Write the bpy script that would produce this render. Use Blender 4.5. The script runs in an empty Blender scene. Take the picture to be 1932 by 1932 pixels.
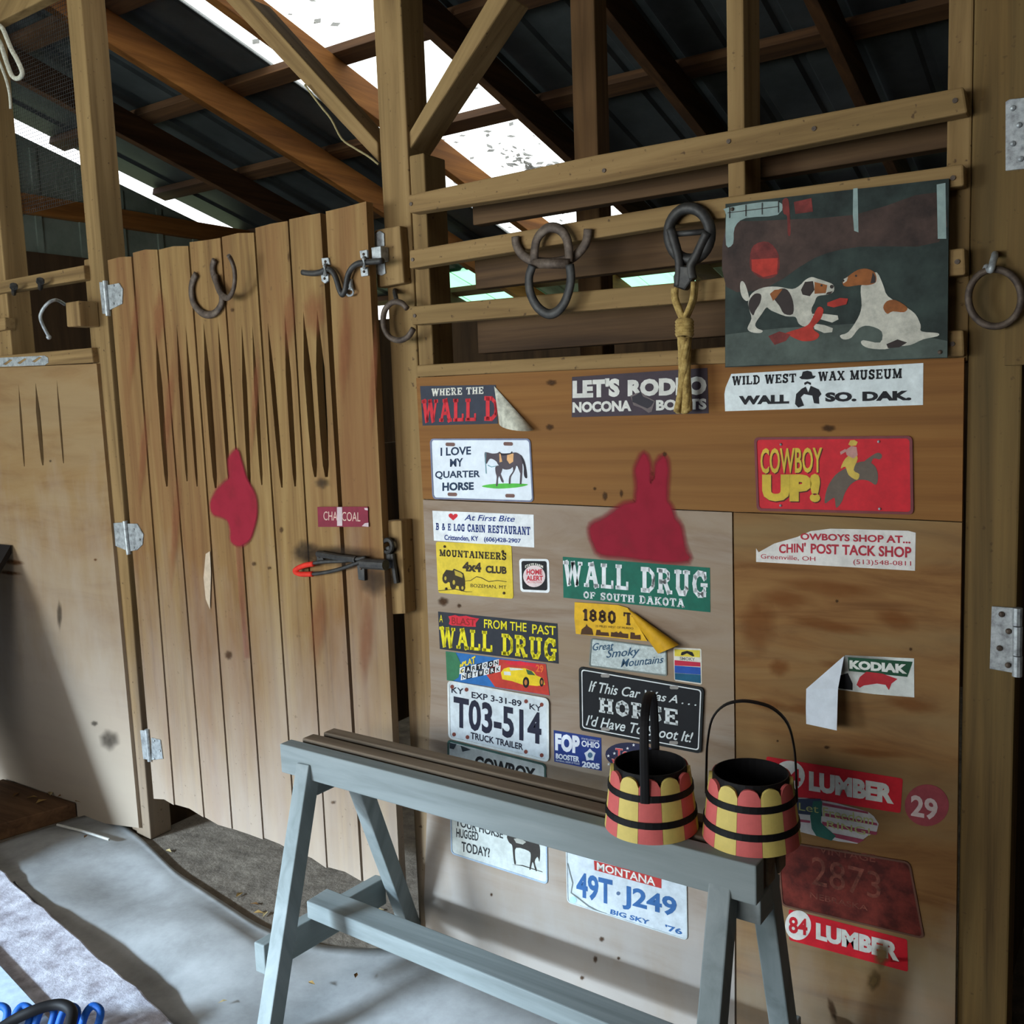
import bpy, math, random
from mathutils import Vector, geometry
random.seed(7)
C = bpy.context.scene.collection
sc = bpy.context.scene

# ------------------------------------------------------------------ camera, sky, daylight, exposure
F_PX, YAW, PITCH, ROLL = 1798.3, math.radians(33.569), math.radians(-6.479), math.radians(-2.106)
CAM = Vector((0.0, -1.917, 1.455))
cy, sy = math.cos(YAW), math.sin(YAW); cp, sp = math.cos(PITCH), math.sin(PITCH); cr, sr = math.cos(ROLL), math.sin(ROLL)
def _cam2world(x, y):
    x, y = cr*x - sr*y, sr*x + cr*y
    d = (x, cp - sp*y, sp + cp*y)
    return Vector((cy*d[0] - sy*d[1], sy*d[0] + cy*d[1], d[2]))
FWD = _cam2world(0, 0).normalized()
UPV = (_cam2world(0, 1) - _cam2world(0, 0)).normalized()
RGT = FWD.cross(UPV).normalized()
cam_data = bpy.data.cameras.new('camera')
cam = bpy.data.objects.new('camera', cam_data); C.objects.link(cam)
cam_data.sensor_width = 36; cam_data.sensor_fit = 'HORIZONTAL'
cam_data.lens = 36*F_PX/1932; cam_data.clip_start = .02
from mathutils import Matrix
m3 = Matrix((RGT, UPV, -FWD)).transposed().to_4x4(); m3.translation = CAM
cam.matrix_world = m3
sc.camera = cam

w = bpy.data.worlds.new('sky'); sc.world = w; w.use_nodes = True
nt = w.node_tree; bg = nt.nodes['Background']
bg.inputs['Color'].default_value = (.93, .97, 1, 1); bg.inputs['Strength'].default_value = 2.6

def area(name, loc, target, sx, sy_, power, col):
    l = bpy.data.lights.new(name, 'AREA'); l.shape = 'RECTANGLE'; l.size = sx; l.size_y = sy_
    l.energy = power; l.color = col
    o = bpy.data.objects.new(name, l); C.objects.link(o); o.location = loc
    o.rotation_euler = (Vector(target) - Vector(loc)).to_track_quat('-Z', 'Y').to_euler()
    return o
area('barn_doorway_yard_light', (-5.8, -7.0, 1.3), (-1.4, 0, 1.1), 3.5, 1.9, 350, (.88, .98, 1.05))
area('aisle_fill_light', (-1.5, -3.9, 1.5), (-1.5, 0, 1.1), 1.6, 1.1, 52, (.95, .98, 1))  # added fill behind the camera; the window opening is made up
area('barn_doorway_sky_light', (-6.6, -8.0, 3.62), (-1.6, 0, .3), 3.5, .4, 3700, (.62, .81, 1))

sc.view_settings.view_transform = 'Standard'; sc.view_settings.look = 'None'
sc.view_settings.gamma = 1; sc.view_settings.use_curve_mapping = False
sc.view_settings.exposure = 0.2

# ------------------------------------------------------------------ pixel rays on real surfaces
def ray(u, v): return _cam2world((u-966)/F_PX, -(v-966)/F_PX)
def at(u, v, y=0.0):
    r = ray(u, v); return CAM + r*((y - CAM.y)/r.y)
def atz(u, v, z=0.0):
    r = ray(u, v); return CAM + r*((z - CAM.z)/r.z)
def atx(u, v, x):
    r = ray(u, v); return CAM + r*((x - CAM.x)/r.x)
HX, HY = -2.832, -0.004                      # hinge line of the stall door
DD = Vector((1.18, -.062, 0)).normalized(); DN = Vector((DD.y, -DD.x, 0))   # along the door, out of the door
if DN.y > 0: DN = -DN
def dr(u, v, off=0.0):
    r = ray(u, v); o = Vector((HX, HY, 0)) + DN*off
    return CAM + r*((o - CAM).dot(DN)/r.dot(DN))

# ------------------------------------------------------------------ materials
def lin(c):
    return tuple(((x/255)/12.92 if x/255 <= .04045 else ((x/255+.055)/1.055)**2.4) for x in c)
MC = {}
def pm(name):
    m = bpy.data.materials.new(name); m.use_nodes = True
    return m, m.node_tree, m.node_tree.nodes['Principled BSDF']
def N(nt, t, **k):
    n = nt.nodes.new(t)
    for a, b in k.items():
        if a in n.inputs: n.inputs[a].default_value = b
        else: setattr(n, a, b)
    return n
def M(rgb, rough=.6, metal=0.0, dirt=.12, scale=40):
    k = ('M', rgb, rough, metal, dirt, scale)
    if k in MC: return MC[k]
    m, nt, b = pm('paint_%02x%02x%02x' % tuple(rgb)); c = lin(rgb)
    b.inputs['Roughness'].default_value = max(rough, .6); b.inputs['Metallic'].default_value = metal; b.inputs['Specular IOR Level'].default_value = .2
    g = N(nt, 'ShaderNodeNewGeometry'); n = N(nt, 'ShaderNodeTexNoise', Scale=scale, Detail=5.0, Roughness=.65)
    nt.links.new(g.outputs['Position'], n.inputs['Vector'])
    r = N(nt, 'ShaderNodeValToRGB'); e = r.color_ramp.elements
    e[0].position = .35; e[1].position = .68
    e[0].color = tuple(x*(1-dirt*1.6) for x in c) + (1,); e[1].color = tuple(min(1, x*(1+dirt*.5)) for x in c) + (1,)
    nt.links.new(n.outputs['Fac'], r.inputs['Fac']); nt.links.new(r.outputs['Color'], b.inputs['Base Color'])
    MC[k] = m; return m
def wood(name, light, mid, dark, axis='x', across=26, along=1.1, blotch=None, bl=.4, rough=.8, wave=.6, bump=.25, specks=0.0, wear_and_light=None):
    """plank wood: grain stretched along one world axis ('x','y','z' or a rotation tuple), each object shifted"""
    k = ('W', name, axis)
    if k in MC: return MC[k]
    m, nt, b = pm(name + '_' + (axis if isinstance(axis, str) else 'slanted'))
    b.inputs['Roughness'].default_value = rough; b.inputs['Specular IOR Level'].default_value = .25
    g = N(nt, 'ShaderNodeNewGeometry'); oi = N(nt, 'ShaderNodeObjectInfo')
    ml = N(nt, 'ShaderNodeMath', operation='MULTIPLY'); ml.inputs[1].default_value = 37.0
    nt.links.new(oi.outputs['Random'], ml.inputs[0])
    ad = N(nt, 'ShaderNodeVectorMath', operation='ADD')
    nt.links.new(g.outputs['Position'], ad.inputs[0]); nt.links.new(ml.outputs[0], ad.inputs[1])
    mp = N(nt, 'ShaderNodeMapping'); nt.links.new(ad.outputs[0], mp.inputs['Vector'])
    if not isinstance(axis, str):
        mp.inputs['Rotation'].default_value = axis; ax = 'z'
        mp.vector_type = 'TEXTURE'
        mp.inputs['Scale'].default_value = (1/across, 1/across, 1/along)
    else:
        ax = axis
        mp.inputs['Scale'].default_value = tuple(along if q == ax else across for q in 'xyz')
    n = N(nt, 'ShaderNodeTexNoise', Scale=1.0, Detail=7.0, Roughness=.62, Distortion=wave)
    nt.links.new(mp.outputs[0], n.inputs['Vector'])
    r = N(nt, 'ShaderNodeValToRGB'); e = r.color_ramp.elements
    e[0].position = .28; e[0].color = lin(dark) + (1,); e[1].position = .74; e[1].color = lin(light) + (1,)
    q = e.new(.5); q.color = lin(mid) + (1,)
    nt.links.new(n.outputs['Fac'], r.inputs['Fac'])
    col = r.outputs['Color']
    if blotch:
        mp2 = N(nt, 'ShaderNodeMapping'); nt.links.new(ad.outputs[0], mp2.inputs['Vector'])
        mp2.inputs['Scale'].default_value = tuple((.7 if q == ax else 4.0) for q in 'xyz') if isinstance(axis, str) else (2, 2, 2)
        n2 = N(nt, 'ShaderNodeTexNoise', Scale=1.6, Detail=4.0, Roughness=.55)
        nt.links.new(mp2.outputs[0], n2.inputs['Vector'])
        r2 = N(nt, 'ShaderNodeValToRGB'); r2.color_ramp.elements[0].position = .42; r2.color_ramp.elements[1].position = .66
        r2.color_ramp.elements[1].color = (bl, bl, bl, 1)
        nt.links.new(n2.outputs['Fac'], r2.inputs['Fac'])
        mx = N(nt, 'ShaderNodeMix', data_type='RGBA'); nt.links.new(r2.outputs['Color'], mx.inputs['Factor'])
        nt.links.new(col, mx.inputs['A']); mx.inputs['B'].default_value = lin(blotch) + (1,)
        col = mx.outputs['Result']
    if wear_and_light:                         # pale weathering plus low daylight put into the colour: ragged upper edge
        z0, z1, wc, wa = wear_and_light
        sp = N(nt, 'ShaderNodeSeparateXYZ'); nt.links.new(g.outputs['Position'], sp.inputs[0])
        n4 = N(nt, 'ShaderNodeTexNoise', Scale=3.2, Detail=6.0, Roughness=.6); mp4 = N(nt, 'ShaderNodeMapping')
        mp4.inputs['Scale'].default_value = (2.2, 2.2, .8); nt.links.new(ad.outputs[0], mp4.inputs['Vector']); nt.links.new(mp4.outputs[0], n4.inputs['Vector'])
        a4 = N(nt, 'ShaderNodeMath', operation='MULTIPLY_ADD'); a4.inputs[1].default_value = 1.1; a4.inputs[2].default_value = -.55; nt.links.new(n4.outputs['Fac'], a4.inputs[0])
        s4 = N(nt, 'ShaderNodeMath', operation='ADD'); nt.links.new(a4.outputs[0], s4.inputs[0]); nt.links.new(sp.outputs['Z'], s4.inputs[1])
        r4 = N(nt, 'ShaderNodeMapRange'); r4.inputs['From Min'].default_value = z0; r4.inputs['From Max'].default_value = z1; r4.inputs['To Min'].default_value = wa; r4.inputs['To Max'].default_value = 0
        nt.links.new(s4.outputs[0], r4.inputs['Value'])
        mx = N(nt, 'ShaderNodeMix', data_type='RGBA'); nt.links.new(r4.outputs['Result'], mx.inputs['Factor'])
        nt.links.new(col, mx.inputs['A']); mx.inputs['B'].default_value = lin(wc) + (1,)
        col = mx.outputs['Result']
    if specks:                       # scattered fly specks and dirt dots
        n3 = N(nt, 'ShaderNodeTexNoise', Scale=75.0, Detail=2.0); nt.links.new(ad.outputs[0], n3.inputs['Vector'])
        r3 = N(nt, 'ShaderNodeValToRGB'); r3.color_ramp.elements[0].position = .68; r3.color_ramp.elements[1].position = .76
        r3.color_ramp.elements[1].color = (specks, specks, specks, 1)
        nt.links.new(n3.outputs['Fac'], r3.inputs['Fac'])
        mx = N(nt, 'ShaderNodeMix', data_type='RGBA'); nt.links.new(r3.outputs['Color'], mx.inputs['Factor'])
        nt.links.new(col, mx.inputs['A']); mx.inputs['B'].default_value = lin((62, 44, 28)) + (1,)
        col = mx.outputs['Result']
    nt.links.new(col, b.inputs['Base Color'])
    bp = N(nt, 'ShaderNodeBump', Strength=bump, Distance=.004)
    nt.links.new(n.outputs['Fac'], bp.inputs['Height']); nt.links.new(bp.outputs[0], b.inputs['Normal'])
    MC[k] = m; return m
def noisy(name, cols, scale=6, rough=.9, bump=.3, dist=.01, detail=8, metal=0.0):
    if name in MC: return MC[name]
    m, nt, b = pm(name); b.inputs['Roughness'].default_value = rough; b.inputs['Metallic'].default_value = metal
    g = N(nt, 'ShaderNodeNewGeometry'); n = N(nt, 'ShaderNodeTexNoise', Scale=scale, Detail=detail, Roughness=.68)
    nt.links.new(g.outputs['Position'], n.inputs['Vector'])
    r = N(nt, 'ShaderNodeValToRGB'); e = r.color_ramp.elements
    e[0].position = .3; e[1].position = .7; e[0].color = lin(cols[0]) + (1,); e[1].color = lin(cols[-1]) + (1,)
    for i, c in enumerate(cols[1:-1]):
        q = e.new(.3 + .4*(i+1)/(len(cols)-1)); q.color = lin(c) + (1,)
    nt.links.new(n.outputs['Fac'], r.inputs['Fac']); nt.links.new(r.outputs['Color'], b.inputs['Base Color'])
    bp = N(nt, 'ShaderNodeBump', Strength=bump, Distance=dist)
    nt.links.new(n.outputs['Fac'], bp.inputs['Height']); nt.links.new(bp.outputs[0], b.inputs['Normal'])
    MC[name] = m; return m
def spray(name, rgb, strength=1.0, scale=60):
    """sprayed paint or a stain: its edge thins out through the vertex attribute 'cover'"""
    k = ('S', name)
    if k in MC: return MC[k]
    m, nt, b = pm(name); b.inputs['Base Color'].default_value = lin(rgb) + (1,); b.inputs['Roughness'].default_value = .8
    b.inputs['Specular IOR Level'].default_value = .15
    a = N(nt, 'ShaderNodeAttribute', attribute_name='cover')
    g = N(nt, 'ShaderNodeNewGeometry'); n = N(nt, 'ShaderNodeTexNoise', Scale=scale, Detail=4.0)
    nt.links.new(g.outputs['Position'], n.inputs['Vector'])
    m1 = N(nt, 'ShaderNodeMath', operation='MULTIPLY_ADD'); m1.inputs[1].default_value = .8; m1.inputs[2].default_value = .55
    nt.links.new(n.outputs['Fac'], m1.inputs[0])
    m2 = N(nt, 'ShaderNodeMath', operation='MULTIPLY'); nt.links.new(a.outputs['Fac'], m2.inputs[0]); nt.links.new(m1.outputs[0], m2.inputs[1])
    m3_ = N(nt, 'ShaderNodeMath', operation='MULTIPLY'); m3_.use_clamp = True; m3_.inputs[1].default_value = strength
    nt.links.new(m2.outputs[0], m3_.inputs[0]); nt.links.new(m3_.outputs[0], b.inputs['Alpha'])
    MC[k] = m; return m

FRAME = dict(light=(158, 129, 85), mid=(136, 108, 68), dark=(99, 75, 43), blotch=(118, 96, 57), bl=.5, specks=.75, wear_and_light=(.1, .8, (150, 136, 122), .6))
DOORW = dict(light=(154, 126, 79), mid=(133, 103, 61), dark=(99, 71, 39), blotch=(118, 76, 44), bl=.6, specks=.35, wear_and_light=(.15, 1.05, (164, 152, 140), .72))
DRAFT = dict(light=(100, 68, 40), mid=(78, 52, 30), dark=(50, 32, 20), blotch=(60, 40, 24), bl=.6)  # rafter lumber darkened, roof shade put into the colour
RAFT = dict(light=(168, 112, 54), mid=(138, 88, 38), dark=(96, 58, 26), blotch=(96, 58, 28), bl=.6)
def wf(ax): return wood('framing_lumber', axis=ax, **FRAME)
def wd(ax): return wood('door_lumber', axis=ax, **DOORW)
def wk(ax): return wood('shaded_roof_lumber', axis=ax, **DRAFT)
def wr(ax): return wood('rafter_lumber', axis=ax, **RAFT)
GREY = dict(light=(148, 155, 154), mid=(134, 142, 141), dark=(112, 119, 118), blotch=(108, 117, 114), bl=.6, across=18, bump=.12)
def wg(ax): return wood('weathered_grey_lumber', axis=ax, **GREY)
PLY_PALE = wood('pale_plywood', (159, 147, 133), (149, 132, 115), (130, 108, 88), axis='x', across=9, along=1.5, blotch=(150, 128, 100), bl=.55, wave=2.2, bump=.08, wear_and_light=(.05, .55, (164, 158, 152), .7))
PLY_TAN = wood('tan_plywood', (146, 117, 77), (136, 105, 66), (119, 86, 50), axis='x', across=9, along=1.5, blotch=(150, 128, 94), bl=.5, wave=2.2, bump=.08, wear_and_light=(.5, 1.25, (172, 160, 146), .7))
PLY_BROWN = wood('brown_plywood', (141, 105, 61), (129, 91, 50), (104, 67, 33), axis='x', across=11, along=1.9, blotch=(134, 112, 76), bl=.85, wave=2.6, bump=.08, wear_and_light=(.0, .5, (150, 140, 126), .6))
PLY_TOP = wood('straight_grained_board', (143, 101, 53), (131, 88, 43), (108, 67, 32), axis='x', across=40, along=.8, blotch=(122, 86, 46), bl=.5, wave=.5, bump=.1)
GALV = noisy('galvanised_steel', [(110, 112, 112), (160, 164, 164), (190, 194, 194)], scale=60, rough=.45, bump=.05, metal=.35)
RUST = noisy('rusty_iron', [(52, 42, 36), (84, 70, 58), (112, 98, 84)], scale=50, rough=.65, bump=.2, dist=.002, metal=.3)
IRON = noisy('dark_iron', [(30, 29, 28), (52, 50, 47), (72, 69, 64)], scale=50, rough=.55, bump=.15, dist=.002, metal=.3)

# ------------------------------------------------------------------ mesh building
def V(*a): return Vector(a)
class MB:
    def __init__(s): s.v = []; s.f = []; s.m = []; s.a = {}
    def add(s, vs, fs, mi=0):
        o = len(s.v); s.v += [Vector(q) for q in vs]
        for f in fs: s.f.append(tuple(i+o for i in f)); s.m.append(mi)
        return o
    def hexa(s, p, mi=0):       # 8 points: 4 front, 4 back
        s.add(p, [(0, 1, 2, 3), (7, 6, 5, 4), (0, 4, 5, 1), (1, 5, 6, 2), (2, 6, 7, 3), (3, 7, 4, 0)], mi)
    def box(s, x0, x1, y0, y1, z0, z1, mi=0):
        s.hexa([(x0, y0, z0), (x1, y0, z0), (x1, y0, z1), (x0, y0, z1), (x0, y1, z0), (x1, y1, z0), (x1, y1, z1), (x0, y1, z1)], mi)
    def beam(s, p0, p1, wd_, ht, up=(0, 0, 1), mi=0):
        p0, p1 = Vector(p0), Vector(p1); d = (p1-p0).normalized(); sd = d.cross(Vector(up)).normalized(); u = sd.cross(d)
        a, b = sd*wd_/2, u*ht/2
        s.hexa([p0-a-b, p0+a-b, p0+a+b, p0-a+b, p1-a-b, p1+a-b, p1+a+b, p1-a+b], mi)
    def tube(s, pts, r, seg=8, closed=False, mi=0, flat=1.0, upv=None):
        pts = [Vector(q) for q in pts]; n = len(pts); rings = []; prev = None
        for i, q in enumerate(pts):
            a = pts[i-1] if (i or closed) else q; b = pts[(i+1) % n] if (i < n-1 or closed) else q
            t = (b-a).normalized()
            if prev is None:
                h = Vector(upv) if upv else (Vector((0, 0, 1)) if abs(t.z) < .9 else Vector((1, 0, 0)))
            else: h = prev
            x = t.cross(h)
            if x.length < 1e-6: x = t.orthogonal()
            x.normalize(); y = x.cross(t).normalized(); prev = y
            rr = r[i] if isinstance(r, (list, tuple)) else r
            rings.append([q + x*math.cos(k*2*math.pi/seg)*rr + y*math.sin(k*2*math.pi/seg)*rr*flat for k in range(seg)])
        o = len(s.v)
        for g in rings: s.v += g
        for i in range(n if closed else n-1):
            j = (i+1) % n
            for k in range(seg):
                l = (k+1) % seg
                s.f.append((o+i*seg+k, o+i*seg+l, o+j*seg+l, o+j*seg+k)); s.m.append(mi)
        if not closed:
            s.f.append(tuple(o+k for k in range(seg))); s.m.append(mi)
            s.f.append(tuple(o+(n-1)*seg+k for k in range(seg))); s.m.append(mi)
    def prism(s, outline, vec, holes=(), mi=0):
        loops = [[Vector(q) for q in outline]] + [[Vector(q) for q in h] for h in holes]
        tri = geometry.tessellate_polygon(loops); allp = [q for l in loops for q in l]; vec = Vector(vec); n = len(allp)
        o = len(s.v); s.v += allp + [q+vec for q in allp]
        for t in tri:
            s.f.append(tuple(o+i for i in t)); s.m.append(mi); s.f.append(tuple(o+n+i for i in reversed(t))); s.m.append(mi)
        k = 0
        for l in loops:
            for i in range(len(l)):
                j = (i+1) % len(l); s.f.append((o+k+i, o+k+j, o+n+k+j, o+n+k+i)); s.m.append(mi)
            k += len(l)
    def poly(s, outline, mi=0, holes=()):
        loops = [[Vector(q) for q in outline]] + [[Vector(q) for q in h] for h in holes]
        tri = geometry.tessellate_polygon(loops); allp = [q for l in loops for q in l]
        s.add(allp, tri, mi)
    def lathe(s, prof, c, seg=24, mi=0, cap0=False, cap1=False):
        c = Vector(c); o = len(s.v); n = len(prof)
        for r, z in prof:
            for k in range(seg):
                a = 2*math.pi*k/seg; s.v.append(c + V(r*math.cos(a), r*math.sin(a), z))
        for i in range(n-1):
            for k in range(seg):
                l = (k+1) % seg; s.f.append((o+i*seg+k, o+i*seg+l, o+(i+1)*seg+l, o+(i+1)*seg+k)); s.m.append(mi)
        if cap0: s.f.append(tuple(o+k for k in range(seg))); s.m.append(mi)
        if cap1: s.f.append(tuple(o+(n-1)*seg+k for k in range(seg))); s.m.append(mi)
    def ball(s, c, r, mi=0, seg=10, sc_=(1, 1, 1)):
        pr = 6; c = Vector(c); o = len(s.v)
        for i in range(1, pr):
            a = math.pi*i/pr
            for k in range(seg):
                b = 2*math.pi*k/seg; s.v.append(c + V(r*sc_[0]*math.sin(a)*math.cos(b), r*sc_[1]*math.sin(a)*math.sin(b), r*sc_[2]*math.cos(a)))
        t = len(s.v); s.v += [c + V(0, 0, r*sc_[2]), c - V(0, 0, r*sc_[2])]
        for i in range(pr-2):
            for k in range(seg):
                l = (k+1) % seg; s.f.append((o+i*seg+k, o+i*seg+l, o+(i+1)*seg+l, o+(i+1)*seg+k)); s.m.append(mi)
        for k in range(seg):
            l = (k+1) % seg
            s.f.append((o+l, o+k, t)); s.m.append(mi); s.f.append((o+(pr-2)*seg+k, o+(pr-2)*seg+l, t+1)); s.m.append(mi)

def tag(o, label=None, cat=None, group=None, kind=None):
    if cat and not kind: kind = 'thing'
    if label: o['label'] = label
    if cat: o['category'] = cat
    if group: o['group'] = group
    if kind: o['kind'] = kind
    return o
ORG = {}
def build(name, mb, mats, parent=None, label=None, cat=None, group=None, kind=None, smooth=False, bevel=0.0, origin=None):
    if not isinstance(mats, (list, tuple)): mats = [mats]
    me = bpy.data.meshes.new(name); o = bpy.data.objects.new(name, me); C.objects.link(o)
    if parent is not None: og = ORG[parent.name]; o.parent = parent
    else:
        if origin is None:
            lo = [min(q[i] for q in mb.v) for i in range(3)]; hi = [max(q[i] for q in mb.v) for i in range(3)]
            origin = V((lo[0]+hi[0])/2, (lo[1]+hi[1])/2, lo[2])
        og = Vector(origin); o.location = og
    ORG[o.name] = og
    me.from_pydata([q-og for q in mb.v], [], mb.f)
    for mt in mats: me.materials.append(mt)
    me.polygons.foreach_set('material_index', mb.m)
    if mb.a:
        at_ = me.attributes.new('cover', 'FLOAT', 'POINT')
        for i in range(len(mb.v)): at_.data[i].value = mb.a.get(i, 0.0)
    if smooth: me.polygons.foreach_set('use_smooth', [True]*len(me.polygons))
    me.validate(); me.update()
    if not mb.a:
        import bmesh
        bm = bmesh.new(); bm.from_mesh(me); bmesh.ops.recalc_face_normals(bm, faces=bm.faces); bm.to_mesh(me); bm.free()
    if bevel:
        md = o.modifiers.new('edge', 'BEVEL'); md.width = bevel; md.segments = 2; md.limit_method = 'ANGLE'
    return tag(o, label, cat, group, kind)
def empty(name, loc, label=None, cat=None, group=None, kind=None):
    o = bpy.data.objects.new(name, None); C.objects.link(o); o.location = loc; o.empty_display_size = .05
    ORG[o.name] = Vector(loc)
    return tag(o, label, cat, group, kind)
def softpoly(mb, pts, nrm, d, core=1.0):
    """polygon of paint whose rim fades over the width d"""
    pts = [Vector(q) for q in pts]; n = len(pts); nrm = Vector(nrm)
    area2 = sum((pts[i].cross(pts[(i+1) % n])).dot(nrm) for i in range(n))
    if area2 < 0: pts.reverse()
    o = mb.add(pts, geometry.tessellate_polygon([pts]))
    for i in range(n): mb.a[o+i] = core
    outer = []
    for i in range(n):
        e1 = (pts[i]-pts[i-1]).normalized(); e2 = (pts[(i+1) % n]-pts[i]).normalized()
        nn = e1.cross(nrm) + e2.cross(nrm)
        nn = nn.normalized() if nn.length > .2 else e1.cross(nrm)
        outer.append(pts[i] + nn*d)
    o2 = mb.add(outer, [])
    for i in range(n):
        j = (i+1) % n; mb.f.append((o+i, o+j, o2+j, o2+i)); mb.m.append(0)
def blob(mb, c, ax, bx, core=.9):
    """soft oval stain: centre c, half axes ax, bx"""
    c, ax, bx = Vector(c), Vector(ax), Vector(bx); n = 16; o = mb.add([c], []); mb.a[o] = core
    for ri, (k, al) in enumerate(((.45, core*.85), (.75, core*.35), (1.0, 0.0))):
        q = mb.add([c + ax*math.cos(2*math.pi*i/n)*k*(1+.12*math.sin(i*2.3)) + bx*math.sin(2*math.pi*i/n)*k*(1+.12*math.cos(i*1.7)) for i in range(n)], [])
        for i in range(n): mb.a[q+i] = al
        for i in range(n):
            j = (i+1) % n
            if ri == 0: mb.f.append((o, q+i, q+j))
            else: mb.f.append((pq+i, q+i, q+j, pq+j))
            mb.m.append(0)
        pq = q
def loopz(pts, n=3):
    """smooth closed outline through 2D points"""
    m = len(pts); out = []
    for i in range(m):
        p0, p1, p2, p3 = (Vector(pts[(i+k-1) % m]) for k in range(4))
        for k in range(n):
            t = k/n; out.append(tuple(.5*((2*p1) + (p2-p0)*t + (2*p0-5*p1+4*p2-p3)*t*t + (3*p1-p0-3*p2+p3)*t**3)))
    return out
def bez(pts, n=6):
    """smooth open path through points (Catmull-Rom)"""
    pts = [Vector(q) for q in pts]; out = []
    for i in range(len(pts)-1):
        p0 = pts[max(i-1, 0)]; p1 = pts[i]; p2 = pts[i+1]; p3 = pts[min(i+2, len(pts)-1)]
        for k in range(n):
            t = k/n
            out.append(.5*((2*p1) + (p2-p0)*t + (2*p0-5*p1+4*p2-p3)*t*t + (3*p1-p0-3*p2+p3)*t**3))
    return out + [pts[-1]]

# ------------------------------------------------------------------ lettering
TXT = {}
def text_tris(s, bold=0.0, shear=0.0, space=1.0):
    k = (s, bold, shear, space)
    if k in TXT: return TXT[k]
    cu = bpy.data.curves.new('t', 'FONT'); cu.body = s; cu.offset = bold; cu.shear = shear; cu.space_character = space
    cu.resolution_u = 3; cu.fill_mode = 'FRONT'
    o = bpy.data.objects.new('t', cu); C.objects.link(o)
    dg = bpy.context.evaluated_depsgraph_get(); ev = o.evaluated_get(dg); me = ev.to_mesh()
    vs = [tuple(q.co)[:2] for q in me.vertices]; fs = [tuple(p.vertices) for p in me.polygons]
    ev.to_mesh_clear(); bpy.data.objects.remove(o); bpy.data.curves.remove(cu)
    TXT[k] = (vs, fs); return TXT[k]
def _st(path, t):                     # stroke a polyline: list of quads
    q = []
    for (x0, y0), (x1, y1) in zip(path, path[1:]):
        dx, dy = x1-x0, y1-y0; L = math.hypot(dx, dy) or 1; ux, uy = dx/L, dy/L; e = t*.3
        x0_, y0_, x1_, y1_ = x0-ux*e, y0-uy*e, x1+ux*e, y1+uy*e; nx, ny = -uy*t/2, ux*t/2
        q.append([(x0_+nx, y0_+ny), (x0_-nx, y0_-ny), (x1_-nx, y1_-ny), (x1_+nx, y1_+ny)])
    return q
def _rc(x0, x1, y0, y1): return [(x0, y0), (x1, y0), (x1, y1), (x0, y1)]
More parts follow.
